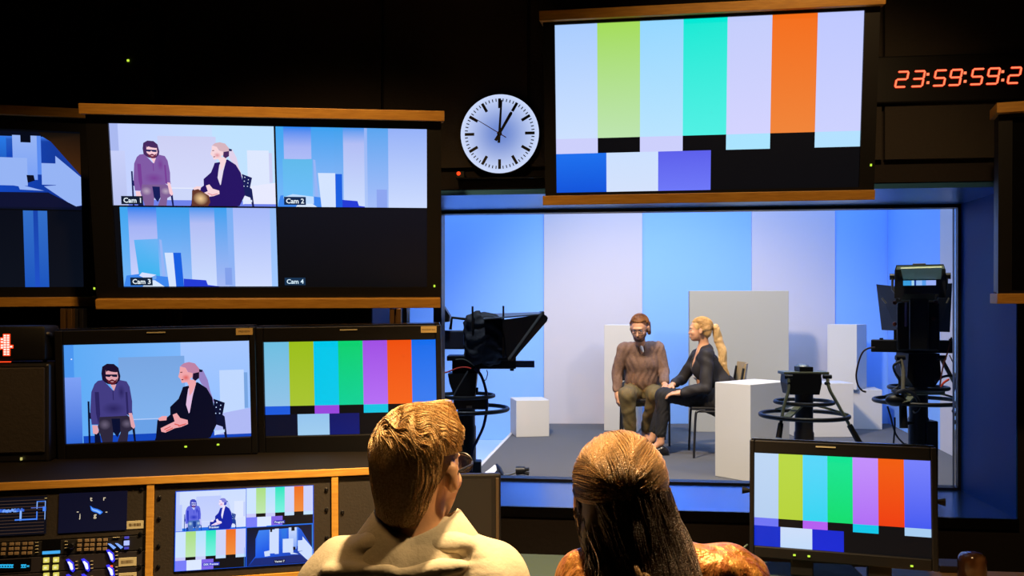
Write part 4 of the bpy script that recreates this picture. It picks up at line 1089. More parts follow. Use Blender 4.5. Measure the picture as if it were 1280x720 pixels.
MB().tube([(-.03, 0, .045), (.04, -.01, .05)], [.035, .03], 12).build('body', M['black'], cl, True)
MB().tube([(.03, -.01, .055), (.07, -.02, .06)], .014, 8).build('upper_lug', M['black'], cl, True); MB().tube([(.03, -.01, .03), (.07, -.02, .025)], .014, 8).build('lower_lug', M['black'], cl, True)
MB().tube([(-.03, 0, .03), (-.09, 0, .012), (-.13, .01, .01)], .008, 8).build('lead', M['steel'], cl, True)

# ================================================================== CHAIRS
def chair(label, loc, yaw, padm):
    """sitter looks along local -y"""
    t = thing('stacking_chair', label, 'chair', Matrix.Translation(loc) @ Matrix.Rotation(yaw, 4, 'Z'), 'chairs of the talking pair')
    MB().box((-.22, -.22, .425), (.22, .21, .455), ch=.012).build('seat', M['black'], t, True)
    for s in (-1, 1):
        MB().tube([(s * .225, -.20, 0), (s * .225, -.185, .36), (s * .222, -.165, .415), (s * .215, -.10, .425)], .011, 10, smoothpts=True).build('leg', M['black_metal'], t, True)
        MB().tube([(s * .225, .23, 0), (s * .222, .17, .40), (s * .215, .185, .50), (s * .21, .235, .80)], .011, 10, smoothpts=True).build('leg', M['black_metal'], t, True)
        MB().tube([(s * .218, -.17, .415), (s * .218, .17, .415)], .010, 8).build('side_rail', M['black_metal'], t, True)
    b = MB(); n = 10; vs = []; fs = []
    for j in range(7):
        z = .60 + .24 * j / 6; yb = .195 + (z - .5) * .14
        for i in range(n + 1):
            x = -.215 + .43 * i / n; cv = .045 * (1 - (x / .215) ** 2)
            for th in (0, .016): vs.append((x, yb + cv + th, z))
    def ix(i, j, k): return (j * (n + 1) + i) * 2 + k
    for j in range(6):
        for i in range(n):
            fs.append((ix(i, j, 0), ix(i + 1, j, 0), ix(i + 1, j + 1, 0), ix(i, j + 1, 0))); fs.append((ix(i, j, 1), ix(i, j + 1, 1), ix(i + 1, j + 1, 1), ix(i + 1, j, 1)))
    for i in range(n):
        for j in (0, 6): fs.append((ix(i, j, 0), ix(i, j, 1), ix(i + 1, j, 1), ix(i + 1, j, 0)))
    for j in range(6):
        for i in (0, n): fs.append((ix(i, j, 0), ix(i, j + 1, 0), ix(i, j + 1, 1), ix(i, j, 1)))
    b.add(vs, fs).build('backrest', padm, t, True)
    return t

# ================================================================== PEOPLE
def nrm(v): v = np.array(v, float); return v / np.linalg.norm(v)
def frame(f, up=(0, 0, 1)):
    f = nrm(f); r = nrm(np.cross(f, up)); u = np.cross(r, f); return r, f, u     # right, forward, up
def rot(r, f, u): return np.stack([r, f, u])
def add_head(s, c, f, up=(0, 0, 1), sc=1.0, jaw=1.0, beard=False):
    r, f, u = frame(f, up); R = rot(r, f, u); c = np.array(c, float)
    P = lambda a, b, d: c + sc * (r * a + f * b + u * d)
    s.ell(P(0, -.012, .02), np.array((.074, .094, .09)) * sc, R, .02)
    s.ell(P(0, .03, -.045), np.array((.056, .060, .066)) * sc, R, .025)
    s.ell(P(0, .058, -.093), np.array((.026, .024, .020)) * sc * jaw, R, .02)
    s.cap(P(0, .084, -.005), P(0, .103 if jaw > .95 else .099, -.036), .007 * sc, (.012 if jaw > .95 else .0085) * sc, .010)
    s.ell(P(0, .078, .022), np.array((.046, .014, .012)) * sc, R, .012)
    for e in (-1, 1):
        s.cut(P(e * .031, .094, .003), np.array((.017, .014, .011)) * sc, R, .008)
        s.ell(P(e * .036, .062, -.030), np.array((.020, .022, .018)) * sc, R, .015)
        s.ell(P(e * .080, -.010, -.012), np.array((.012, .019, .032)) * sc, R, .006)
        s.cut(P(e * .093, -.004, -.010), np.array((.005, .010, .018)) * sc, R, .004)
    s.ell(P(0, .088, -.062), np.array((.024, .010, .006)) * sc, R, .006)
    s.ell(P(0, .086, -.073), np.array((.020, .011, .006)) * sc, R, .006)
    return P, R
def add_hand(s, w, d, n, side=1, curl=.5, sc=1.0, thumb=1.0):
    """w wrist, d finger direction, n palm normal (palm looks along n), side: thumb side sign"""
    w = np.array(w, float); d = nrm(d); n = nrm(np.array(n, float) - np.dot(n, d) * d); a = np.cross(d, n) * side
    s.cap(w - d * .02, w + d * .03, .024 * sc, .026 * sc, .015)
    for o in (-.022, 0, .022): s.cap(w + d * .02 + a * o * sc, w + d * .082 * sc + a * o * sc * 1.05, .015 * sc, .0125 * sc, .012)
    for i, (o, L) in enumerate(((.030, .9), (.010, 1.0), (-.010, .94), (-.029, .76))):
        p = w + d * .082 * sc + a * o * sc; ang = curl * (.55 + .08 * i)
        for seg, rr in ((.040, .0095), (.027, .0085), (.021, .0075)):
            dd = d * math.cos(ang) + n * math.sin(ang)
            q = p + dd * seg * L * sc; s.cap(p, q, rr * sc, rr * sc * .9, .004); p = q; ang += curl * .75
    p = w + d * .025 * sc + a * .026 * sc; dd = nrm(d * .55 + a * .75 + n * .3 * thumb)
    q = p + dd * .042 * sc; s.cap(p, q, .014 * sc, .011 * sc, .010)
    dd = nrm(d * .85 + a * .3 + n * .4 * thumb); s.cap(q, q + dd * .032 * sc, .0105 * sc, .008 * sc, .005)
M['eye_white'] = mat('eye white', (.32, .27, .25), .3)
def eyes(P, R, parent, sc=1.0):
    for e in (-1, 1):
        b = MB(); c = P(e * .031, .0765, .003); T = Matrix.Translation(Vector(c)) @ Matrix(R.T.tolist()).to_4x4()
        b.ell((0, 0, 0), (.0098 * sc,) * 3, T, 14, 10); b.build('eye', M['eye_white'], parent, True)
        MB().ell((0, .0062 * sc, 0), (.0055 * sc, .0042 * sc, .0055 * sc), T, 12, 8).build('iris', mat('dark brown iris', (.02, .012, .008), .2), parent, True)
def spectacles(P, R, parent, m, sc=1.0, rx=.024, rz=.019, th=.0022):
    T = Matrix.Translation(Vector(P(0, 0, 0))) @ Matrix(R.T.tolist()).to_4x4()
    b = MB()
    for e in (-1, 1):
        pts = [(e * .032 * sc + rx * math.cos(a) * sc, .101 * sc, .002 + rz * math.sin(a) * sc) for a in np.linspace(0, 2 * math.pi, 25)]
        b.tube([T @ Vector(p) for p in pts], th, 6)
        b.tube([T @ Vector(p) for p in ((e * .056 * sc, .100 * sc, .006), (e * .077 * sc, .06 * sc, .006), (e * .084 * sc, -.005, .002), (e * .082 * sc, -.02, -.015))], th, 6)
    b.tube([T @ Vector(p) for p in ((-.009, .102 * sc, .006), (0, .104 * sc, .009), (.009, .102 * sc, .006))], th, 6)
    g = b.build('spectacles', m, parent, True)
    for e in (-1, 1):
        MB().ell((e * .032 * sc, .101 * sc, .002), (rx * .92 * sc, .0012, rz * .9 * sc), T, 18, 8).build('lens', mat('spectacle lens', (.35, .4, .55), .05, spec=.8) if False else M['lens'], g, True)
def lens_mat():
    m = bpy.data.materials.new('clear spectacle lens'); m.use_nodes = True; nt = m.node_tree; nt.nodes.clear()
    o = nt.nodes.new('ShaderNodeOutputMaterial'); mx = nt.nodes.new('ShaderNodeMixShader'); t = nt.nodes.new('ShaderNodeBsdfTransparent'); g = nt.nodes.new('ShaderNodeBsdfGlossy')
    g.inputs['Roughness'].default_value = .02; mx.inputs[0].default_value = .06; t.inputs['Color'].default_value = (.85, .88, .95, 1)
    nt.links.new(t.outputs[0], mx.inputs[1]); nt.links.new(g.outputs[0], mx.inputs[2]); nt.links.new(mx.outputs[0], o.inputs[0]); return m
M['lens'] = lens_mat()
def hairmat(name, c, c2, rough=.4, sc=(60, 60, 6)):
    return mat(name, c, rough, noise=(6, c2, sc), bump=(9, .6, sc), spec=.5)
def leg(s, hip, kn, an, r=(.092, .062, .042), k=.03):
    s.cap(hip, kn, r[0], r[1], k); s.cap(kn, an, r[1], r[2], .02)
def arm(s, sh, el, wr, r=(.052, .042, .030), k=.02):
    s.cap(sh, el, r[0], r[1], k); s.cap(el, wr, r[1], r[2], .012)
def shoe(an, toe_dir, m, name, parent, zfloor, L=.27, open_top=False):
    d = nrm((toe_dir[0], toe_dir[1], 0)); an = np.array(an, float); s = SDF()
    heel = np.array((an[0], an[1], zfloor)) - d * .045
    s.cap(heel + (0, 0, .034), heel + d * .10 + (0, 0, .034), .033, .036, .02)
    s.cap(heel + d * .10 + (0, 0, .034), heel + d * (L - .075) + (0, 0, .028), .036, .030, .02)
    if not open_top: s.cap(heel + d * .035 + (0, 0, .05), heel + d * .045 + (0, 0, .085), .038, .038, .02)
    else: s.cap(heel + d * .01 + (0, 0, .04), heel + d * .03 + (0, 0, .055), .033, .036, .02)
    s.plane((0, 0, zfloor + .012), (0, 0, -1))
    o = s.build(name, m, parent, .005)
    so = MB(); r_ = np.cross(d, (0, 0, 1)); out = []
    for t in np.linspace(0, 2 * math.pi, 25)[:-1]:
        u_ = (L - .075 + .03 + .03) / 2; out.append(heel + d * (u_ - .03 + (u_ + .006) * math.cos(t)) + r_ * .040 * math.sin(t))
    n = len(out); so.add([(p[0], p[1], zfloor + .001) for p in out] + [(p[0], p[1], zfloor + .016) for p in out], [tuple(range(n)), tuple(range(n, 2 * n))[::-1]] + [(i, (i + 1) % n, (i + 1) % n + n, i + n) for i in range(n)])
    so.build('sole', M['black'], o)
    return o
def seg(a, b, t): a = np.array(a, float); b = np.array(b, float); return a + (b - a) * t

def cap_strands(name, P, R, G, N, cen, r3, m, parent, excl, reach=1.0, K=10, r=.0011, fall=0.0):
    """combed strands over a skull, all running towards the direction G"""
    v = rng.normal(size=(N * 4, 3)); D = v / np.linalg.norm(v, axis=1, keepdims=True)
    ok = ~excl(*D.T) & (D[:, 2] > -.5); D = D[ok][:N]; n = len(D); G = nrm(G); cen = np.array(cen); r3 = np.array(r3)
    d_ = D.copy(); lay = rng.uniform(0, 1, n); pts = []; wv = rng.normal(size=(3, 3)) * 6; drop = np.zeros(n)
    for k in range(K):
        to = G - d_; dist = np.linalg.norm(to, axis=1, keepdims=True); to -= (to * d_).sum(1, keepdims=True) * d_; to /= np.linalg.norm(to, axis=1, keepdims=True) + 1e-6
        fl = to + np.sin(d_ @ wv) * .25
        p = (cen + d_ * r3 + d_ * (.001 + .005 * lay)[:, None]) @ R + P(0, 0, 0); p[:, 2] -= drop
        pts.append(p)
        nd = d_ + fl * np.minimum(.13 * reach, dist * .4); nd /= np.linalg.norm(nd, axis=1, keepdims=True)
        stop = excl(*nd.T); low = (nd[:, 2] < -.15) if fall else np.zeros(n, bool)
        d_ = np.where((stop | low)[:, None], d_, nd); drop += np.where(low & ~stop, fall / K, 0)
    return strands(name, np.stack(pts, 1), r, m, parent)

# ------------------------------------------------ the man in the studio
def studio_man():
    mroot = thing('person', 'bearded person in spectacles, brown henley top and olive trousers, sitting and looking down', 'person', T3(1.30, 8.7, ST))
    T_ = T3(-1.30, -8.7, -ST)
    ch = []
    w = lambda px, py, Y: np.array(W(px, py, Y))
    hipL, hipR = np.array((1.20, 8.76, .70)), np.array((1.40, 8.78, .70))
    knL, knR = w(784, 494, 8.36), w(819, 493, 8.38)
    anL = np.array((w(789, 548, 8.46)[0], 8.48, ST + .10)); anR = np.array((w(808, 540, 8.66)[0], 8.72, ST + .10))
    chest = np.array((1.285, 8.66, 1.00)); neckb = np.array((1.255, 8.56, 1.17))
    head = w(799.5, 409.5, 8.42)
    shL, shR = w(779.5, 437, 8.62), w(823, 435, 8.64)
    elL, elR = w(771.5, 466, 8.66), w(830, 464, 8.62)
    wrL, wrR = w(771.5, 491, 8.60), w(831, 481, 8.44)
    f = nrm((-.35, -.86, -.38))
    s = SDF()
    Ph, R = add_head(s, head, f, sc=1.05)
    s.cap(neckb + (0, .02, -.02), head + np.array((.005, .045, -.045)), .050, .048, .02)
    for a, b in ((hipL, hipR),): s.cap(a, b, .115, .115, .04)
    s.cap((1.30, 8.77, .72), chest, .12, .105, .05); s.cap(chest, neckb + (0, .02, -.06), .10, .060, .03); s.cap(shL, shR, .045, .045, .03)
    for h, k, a in ((hipL, knL, anL), (hipR, knR, anR)): leg(s, h, k, a, (.078, .052, .038)); s.cap(a, a + (0, -.10, -.055), .034, .030, .02)
    for sh, el, wr in ((shL, elL, wrL), (shR, elR, wrR)): arm(s, sh, el, wr, (.044, .036, .025))
    add_hand(s, wrL + (0, 0, -.01), (.05, -.15, -1), (.9, .1, 0), -1, .9, 1.0)
    add_hand(s, wrR, (.35, -.75, -.35), (0, -.25, -1), -1, .35, 1.0)
    body = s.build('body', M['skin_m'], mroot, .0065); ch.append(body)
    # top
    t = SDF()
    t.cap((1.30, 8.77, .76), (1.29, 8.72, .86), .155, .160, .05); t.cap((1.29, 8.72, .86), chest, .160, .150, .05); t.cap(chest + (-.07, 0, .03), chest + (.07, .01, .03), .115, .115, .06)
    t.cap(shL + (.02, 0, .01), neckb + (-.02, .03, -.03), .062, .072, .05); t.cap(shR + (-.02, 0, .01), neckb + (.03, .03, -.03), .062, .072, .05)
    for sh, el, wr in ((shL, elL, wrL), (shR, elR, wrR)): arm(t, sh, el, seg(el, wr, .72), (.066, .056, .045)); t.cap(seg(el, wr, .70), seg(el, wr, .8), .047, .046, .006)
    t.cap(chest + (0, -.01, .04), neckb + (0, .015, -.045), .11, .070, .03)
    t.cut(neckb + (.002, -.085, -.03), (.030, .06, .055), None, .008)
    t.plane((1.3, 8.77, .715), (0, .0, -1))
    top = t.build('henley_top', mat('brown grey jersey', (.20, .115, .075), .85, noise=(60, (.15, .085, .06)), bump=(120, .25)), mroot, .0065, wrinkle(.0045, 34, 3)); ch.append(top)
    c = SDF(); c.cap(neckb + (-.005, -.060, -.010), neckb + (.008, -.078, -.05), .016, .010, .01); 
    ch.append(c.build('undershirt', M['white_cloth'], mroot, .004))
    bt = MB()
    # buttons of the placket
    for i in range(4):
        q = seg(neckb + (.02, -.105, -.10), neckb + (.035, -.075, -.24), i / 3); 
        b = MB().ell(tuple(q + (0, -.012, 0)), (.006, .004, .006), None, 8, 6); ch.append(b.build('button', M['ink'], mroot, True))
    tr = SDF()
    tr.cap(hipL, hipR, .135, .135, .04); tr.cap((1.30, 8.74, .76), (1.30, 8.75, .72), .145, .14, .04)
    for h, k, a in ((hipL, knL, anL), (hipR, knR, anR)): leg(tr, h, k, seg(k, a, .86), (.100, .078, .058), .03)
    ch.append(tr.build('trousers', mat('olive cotton trousers', (.14, .105, .035), .8, noise=(25, (.11, .08, .03)), bump=(80, .2)), mroot, .0065, wrinkle(.0042, 38, 5)))
    brown = mat('brown leather shoes', (.10, .03, .012), .35)
    ch.append(shoe(anL, (-.1, -1), brown, 'shoe', mroot, ST)); ch.append(shoe(anR, (-.15, -1), brown, 'shoe', mroot, ST))
    # hair to the jaw, parted; beard
    hs = SDF(); P = Ph
    hs.ell(P(0, -.022, .036), (.083, .098, .088), R, .02)
    hs.cap(P(.074, -.03, .03), P(.074, -.05, -.085), .026, .020, .02); hs.cap(P(-.074, -.035, .03), P(-.072, -.05, -.075), .024, .018, .02)
    hs.ell(P(0, -.075, -.03), (.066, .036, .075), R, .02)
    hs.cut(P(0, .105, -.020), (.062, .075, .085), R, .012)
    hs.cut(P(.085, .006, -.020), (.012, .028, .04), R, .006); hs.cut(P(-.085, .006, -.020), (.012, .028, .04), R, .006)
    hb = hs.build('hair', hairmat('auburn brown hair', (.10, .035, .012), (.20, .08, .025)), mroot, .005)
    am = hairmat('auburn hair strands', (.26, .09, .025), (.42, .18, .05), .35)
    cap_strands('hair_strands', P, R, (.0, -.35, -.93), 2600, (0, -.022, .036), (.085, .100, .090), am, hb, lambda a, b, d: ((b > .42) & (d < .42)) | ((b > .05) & (d < .12)), .8, fall=.07)
    bs = SDF(); bs.ell(P(0, .042, -.085), (.052, .050, .040), R, .02); bs.cap(P(.05, .03, -.05), P(.03, .06, -.09), .018, .018, .01); bs.cap(P(-.05, .03, -.05), P(-.03, .06, -.09), .018, .018, .01)
    bs.cap(P(-.022, .096, -.055), P(.022, .096, -.055), .005, .005, .004); bs.cut(P(0, .10, -.067), (.020, .016, .008), R, .004); bs.cut(P(0, .085, -.030), (.042, .03, .022), R, .01)
    ch.append(bs.build('beard', hairmat('dark brown beard', (.06, .022, .01), (.10, .04, .015)), mroot, .004))
    n0 = len(bpy.data.objects)
    eyes(Ph, R, mroot, 1.05); spectacles(Ph, R, mroot, M['black'], 1.05)
    return mroot

def rebase(root):
    """children were made in place coordinates: keep them there while the root sits at the base"""
    inv = root.matrix_world.inverted() if root.matrix_world != Matrix.Identity(4) else Matrix.Identity(4)
    for c in root.children: c.matrix_parent_inverse = Matrix.Translation(root.location).inverted()

sm = studio_man(); rebase(sm)
chair('black chair under the bearded person, facing the window', (1.315, 8.74, ST), rad(-4), M['black'])

# ------------------------------------------------ the woman in the studio
def studio_woman():
    root = thing('person', 'person with a blonde ponytail in a dark jacket, sitting in profile with hands on knees', 'person', T3(1.80, 8.0, ST))
    w = lambda px, py, Y: np.array(W(px, py, Y))
    hN, hF = np.array((1.83, 7.93, .70)), np.array((1.83, 8.13, .70))
    kN, kF = w(829, 494, 7.98), w(832, 494, 8.20)
    aN, aF = np.array((w(825.5, 556, 7.99)[0], 7.99, ST + .115)), np.array((w(815, 545, 8.2)[0], 8.20, ST + .115))
    chest = np.array(w(882, 458, 8.03)); neckb = w(880, 433, 8.02)
    head = w(874, 412, 8.0)
    shN, shF = w(884, 445, 7.87), w(873, 445, 8.18)
    elN, elF = w(882, 485, 7.80), w(852, 474, 8.28)
    wrN, wrF = w(851, 491, 7.86), w(841, 481, 8.12)
    f = nrm((-.97, .16, -.02))
    s = SDF(); Ph, R = add_head(s, head, f, sc=.93, jaw=.85)
    s.cap(neckb, head + np.array((.035, 0, -.05)), .045, .042, .02)
    s.cap(hN, hF, .11, .11, .04); s.cap((1.84, 8.03, .72), chest, .115, .115, .05); s.cap(chest, neckb - (0, 0, .06), .105, .07, .05); s.cap(shN, shF, .045, .045, .04)
    for h, k, a in ((hN, kN, aN), (hF, kF, aF)): leg(s, h, k, a, (.070, .048, .033)); s.cap(a, a + (-.09, 0, -.07), .030, .026, .02)
    for sh, el, wr in ((shN, elN, wrN), (shF, elF, wrF)): arm(s, sh, el, wr, (.038, .032, .022))
    add_hand(s, wrN, (-1, .35, -.12), (0, .25, -1), -1, .45, .95); add_hand(s, wrF, (-.75, -.45, -.45), (-.2, -.3, -1), 1, .5, .95)
    s.build('body', M['skin_m'], root, .0065)
    jk = SDF(); 
    jk.cap((1.86, 8.03, .70), (1.87, 8.03, .82), .150, .140, .05); jk.cap((1.87, 8.03, .82), chest, .135, .135, .05)
    jk.cap(shN + (0, .03, 0), neckb + (.02, -.03, -.03), .060, .055, .04); jk.cap(shF + (0, -.03, 0), neckb + (.02, .03, -.03), .060, .055, .04); jk.cap(shN, shF, .06, .06, .04)
    jk.cap((1.92, 8.03, .64), (1.93, 8.03, .80), .10, .11, .05)
    for sh, el, wr in ((shN, elN, wrN), (shF, elF, wrF)): arm(jk, sh, el, seg(el, wr, .88), (.064, .052, .040))
    jk.cut(neckb + np.array((-.105, .0, -.07)), (.06, .035, .14), None, .02)
    jk.build('jacket', mat('charcoal jacket', (.013, .010, .010), .75, bump=(80, .2)), root, .0065, wrinkle(.0048, 32, 8))
    bl = SDF(); bl.cap(chest + (-.070, 0, -.08), neckb + (-.030, 0, -.05), .048, .042, .02); bl.build('blouse', M['white_cloth'], root, .006)
    tr = SDF(); tr.cap(hN, hF, .128, .128, .04)
    for h, k, a in ((hN, kN, aN), (hF, kF, aF)): leg(tr, h, k, seg(k, a, .80), (.090, .066, .050), .03)
    tr.build('trousers', mat('black trousers', (.008, .007, .008), .8), root, .0065, wrinkle(.004, 50, 2))
    pump = mat('black pumps', (.008, .007, .008), .3)
    shoe(aN, (-1, 0), pump, 'shoe', root, ST, .25, True); shoe(aF, (-1, .05), pump, 'shoe', root, ST, .25, True)
    P = Ph; hs = SDF()
    hs.ell(P(0, -.026, .030), (.078, .094, .084), R, .02); hs.ell(P(0, -.07, -.02), (.058, .045, .06), R, .02)
    hs.cut(P(0, .105, -.035), (.07, .078, .085), R, .012); hs.cut(P(.08, .0, -.03), (.02, .028, .035), R, .008); hs.cut(P(-.08, .0, -.03), (.02, .028, .035), R, .008)
    hm = hairmat('blonde hair', (.50, .26, .075), (.76, .48, .18))
    h = hs.build('hair', hm, root, .004)
    cap_strands('hair_strands', P, R, (0, -.98, .02), 2600, (0, -.026, .030), (.079, .095, .085), hm, h, lambda a, b, d: ((b > .45) & (d < .38)) | (d < -.45), 1.0)
    q0 = P(0, -.118, .020)
    pt = SDF()
    pts = [q0, q0 + (.035, 0, .0), w(898, 425, 8.0), w(903, 440, 7.99), w(904, 455, 7.98), w(909, 466, 7.98)]
    rr = [.020, .030, .038, .036, .028, .010]
    for i in range(5): pt.cap(pts[i], pts[i + 1], rr[i], rr[i + 1], .015)
    pt.build('ponytail', hairmat('pale blonde hair', (.55, .32, .11), (.70, .46, .2), sc=(50, 50, 5)), root, .005, wrinkle(.0012, 60, 4))
    n = 1600; sp = np.array(catmull([Vector(q) for q in pts], 4)); tt = np.linspace(0, 1, len(sp)); wd = np.interp(tt, np.linspace(0, 1, 6), [.018, .032, .040, .039, .032, .018])
    al = rng.uniform(0, 6.28, n); rho = np.sqrt(rng.uniform(.3, 1, n)); Q = sp[None].repeat(n, 0).copy()
    Q[:, :, 0] += wd[None] * (rho * np.cos(al))[:, None]; Q[:, :, 1] += wd[None] * (rho * np.sin(al))[:, None]; Q += np.sin(Q @ (rng.normal(size=(3, 3)) * 60)) * .003
    Q[:, -4:, 2] -= (rng.uniform(0, .03, n)[:, None] * np.linspace(0, 1, 4)[None])
    pts_o = strands('ponytail_strands', Q, .0012, hairmat('pale blonde strands', (.62, .36, .12), (.80, .56, .26), .4), root)
    MB().torus(tuple(q0 + (.006, 0, 0)), .020, .007, None, 24, 8, axis='X').build('hair_tie', M['black'], root, True)
    eyes(Ph, R, root, .93)
    return root
sw = studio_woman(); rebase(sw)
chair('black chair with a pale lit backrest under the blonde person', (1.84, 8.03, ST), rad(-90 - 6), mat('warm beige plastic backrest', (.30, .22, .10), .4))
# ================================================================== STUDIO CAMERAS AND PEDESTALS
YC = 5.0
def L(px, py, dy=0.0, o=(0, 0, 0)):
    v = W(px, py, YC); return Vector((v.x - o[0], v.y + dy - o[1], v.z - o[2]))
def ped(root, o, cpx, ring_py, ring_r, top_py, sleeve, green=True, star=True):
    c = L(cpx, 500, 0, o); zr = L(0, ring_py, 0, o).z; zt = L(0, top_py, 0, o).z
    MB().lathe([(.055, -0.0), (.055, zr - .10), (.050, zr - .09), (.050, zt)], (c.x, c.y, 0), 28).build('column', M['black_metal'], root, True)
    if sleeve: MB().box((c.x + .02, c.y - .06, .30), (c.x + .085, c.y + .03, L(0, sleeve, 0, o).z), ch=.005).build('cable_sleeve', M['black'], root)
    MB().torus((c.x, c.y, zr), ring_r, .012, None, 56, 10).build('steering_ring', M['black'], root, True)
    MB().torus((c.x, c.y, zr + .075), ring_r * .66, .011, None, 48, 8).build('inner_ring', M['black'], root, True)
    if star:
        for k in range(3):
            a = rad(90 + 120 * k + 20); b = MB()
            b.hexa([(c.x + .04 * math.cos(a + .5), c.y + .04 * math.sin(a + .5), zr + .060), (c.x + .04 * math.cos(a - .5), c.y + .04 * math.sin(a - .5), zr + .060), (c.x + ring_r * math.cos(a - .08), c.y + ring_r * math.sin(a - .08), zr + .004), (c.x + ring_r * math.cos(a + .08), c.y + ring_r * math.sin(a + .08), zr + .004)],
                   [(c.x + .04 * math.cos(a + .5), c.y + .04 * math.sin(a + .5), zr + .075), (c.x + .04 * math.cos(a - .5), c.y + .04 * math.sin(a - .5), zr + .075), (c.x + ring_r * math.cos(a - .08), c.y + ring_r * math.sin(a - .08), zr + .014), (c.x + ring_r * math.cos(a + .08), c.y + ring_r * math.sin(a + .08), zr + .014)])
            b.build('ring_spoke', M['olive'], root)
    MB().lathe([(.17, .10), (.17, .22), (.10, .28), (.06, .30)], (c.x, c.y, 0), 24).build('skirt', M['black'], root, True)
    for k in range(3):
        a = rad(30 + 120 * k); e = (c.x + .30 * math.cos(a), c.y + .30 * math.sin(a))
        f_ = MB(); f_.tube([(c.x, c.y, .14), (e[0], e[1], .11)], [.05, .035], 10); f_.build('foot_arm', M['black'], root, True)
        MB().torus((e[0], e[1], .055), .035, .020, None, 20, 8, axis='X').build('castor', M['black'], root, True)

# ---- bare pedestal in the middle
o = (W(1005, 500, YC).x, YC, 0)
r = thing('camera_pedestal', 'bare camera pedestal with two drooping pan handles and no camera on it', 'camera pedestal', T3(*o))
ped(r, o, 1005, 519, .24, 492, None)
hd = MB(); hd.prism([(L(983, 0, 0, o).x, L(0, 492, 0, o).z), (L(1019, 0, 0, o).x, L(0, 492, 0, o).z), (L(1022, 0, 0, o).x, L(0, 478, 0, o).z), (L(1021, 0, 0, o).x, L(0, 466, 0, o).z), (L(981, 0, 0, o).x, L(0, 466, 0, o).z), (L(980, 0, 0, o).x, L(0, 478, 0, o).z)], -.07, .07)
hd.build('pan_head', M['black'], r)
MB().box(tuple(L(976, 467.5, -.06, o)), tuple(L(1032, 464, .06, o)), ch=.003).build('tilt_plate', M['olive'], r)
MB().box(tuple(L(996, 464, -.05, o)), tuple(L(1013, 458, .05, o)), ch=.003).build('mounting_block', M['black'], r)
MB().lathe([(.035, 0), (.04, .006), (.03, .015), (.02, .018)], tuple(L(1003, 459, 0, o)), 20).build('bowl_top', M['steel'], r, True)
for pts in (((979, 470), (978, 485), (971, 505), (966, 525), (962, 542)), ((1027, 470), (1028, 484), (1037, 503), (1049, 527), (1060, 549))):
    q = [L(a, b, -.09 - .02 * i, o) for i, (a, b) in enumerate(pts)]
    h_ = MB().tube(q[:4], .009, 10, smoothpts=True).build('pan_handle', M['olive'], r, True)
    MB().tube([q[3], q[4]], [.015, .017], 12).build('grip', M['black'], h_, True)
    MB().tube([L(pts[0][0] - 5, 469.5, -.09, o), L(pts[0][0] + 5, 469.5, -.09, o)], .012, 12).build('handle_clamp', M['black'], h_, True)
    MB().tube([L(pts[0][0], 478, -.07, o), L(pts[0][0], 478, -.11, o)], .010, 10).build('clamp_knob', M['black'], h_, True)
# ---- camera with the hood, seen from the side
o = (W(583, 500, YC).x, YC, 0)
r = thing('camera_pedestal', 'pedestal under the side-on hooded camera with cables hanging past its ring', 'camera pedestal', T3(*o))
ped(r, o, 583, 511, .235, 490, 575, star=False)
MB().prism([(L(561, 0, 0, o).x, L(0, 466, 0, o).z), (L(597, 0, 0, o).x, L(0, 466, 0, o).z), (L(594, 0, 0, o).x, L(0, 497, 0, o).z), (L(570, 0, 0, o).x, L(0, 497, 0, o).z), (L(563, 0, 0, o).x, L(0, 478, 0, o).z)], -.08, .08).build('pan_head', M['black'], r)
MB().box(tuple(L(568, 510, -.09, o)), tuple(L(610, 497, .09, o)), ch=.006).build('ring_hub', M['black'], r)
MB().tube([L(594, 487, -.02, o), L(598, 487, -.02, o)], .014, 12).build('drag_knob', M['black'], r, True)
MB().box(tuple(L(584, 508, -.094, o)), tuple(L(591, 505, -.088, o))).build('maker_plate', M['steel'], r)
tag_z = L(0, 464, 0, o).z
cam = thing('studio_camera', 'studio camera seen side on with a black hood reaching towards the set', 'camera', T3(o[0], o[1], W(0, 466, YC).z))
oc = (o[0], o[1], W(0, 466, YC).z)
def X(px): return L(px, 0, 0, oc).x
def Z(py): return L(0, py, 0, oc).z
MB().box((X(546), -.07, Z(436)), (X(589), .07, Z(413)), ch=.008).build('camera_body', mat('dark slate camera body', (.03, .035, .06), .35), cam)
MB().box((X(580), -.073, Z(431)), (X(588), -.068, Z(418)), ch=.002).build('connector_panel', mat('blue grey side panel', (.05, .10, .25), .4), cam)
MB().prism([(X(545), Z(383)), (X(556), Z(383)), (X(563), Z(394)), (X(562), Z(402)), (X(545), Z(404))], -.09, .05).build('viewfinder', M['black'], cam)
hn = MB(); hn.tube([(X(563), 0, Z(412)), (X(565), 0, Z(397)), (X(584), 0, Z(399)), (X(587), 0, Z(411))], .009, 10); hn.build('carry_handle', M['black'], cam, True)
MB().lathe([(.05, 0), (.055, .05), (.06, .11), (.055, .13)], n=24, T=Matrix.Translation((X(587), 0, Z(424))) @ Matrix.Rotation(math.pi / 2, 4, 'Y')).build('lens', M['black_gloss'], cam, True)
# cloth bag between camera and glass
sb = SDF()
for a, b, c_, rr in ((591, 402, 0, .05), (600, 400, 0, .06), (613, 405, 0, .07), (596, 420, 0, .075), (612, 425, 0, .085), (622, 415, 0, .07), (594, 438, 0, .06), (612, 440, 0, .06), (628, 432, 0, .05)):
    for yy in (-.07, .07): sb.ell((X(a + 1), yy, Z(b + 3)), (rr, rr * .9, rr), None, .04)
sb.build('black_cloth', mat('black cloth', (.006, .008, .016), .8, bump=(30, .6)), cam, .008, wrinkle(.006, 60, 9))
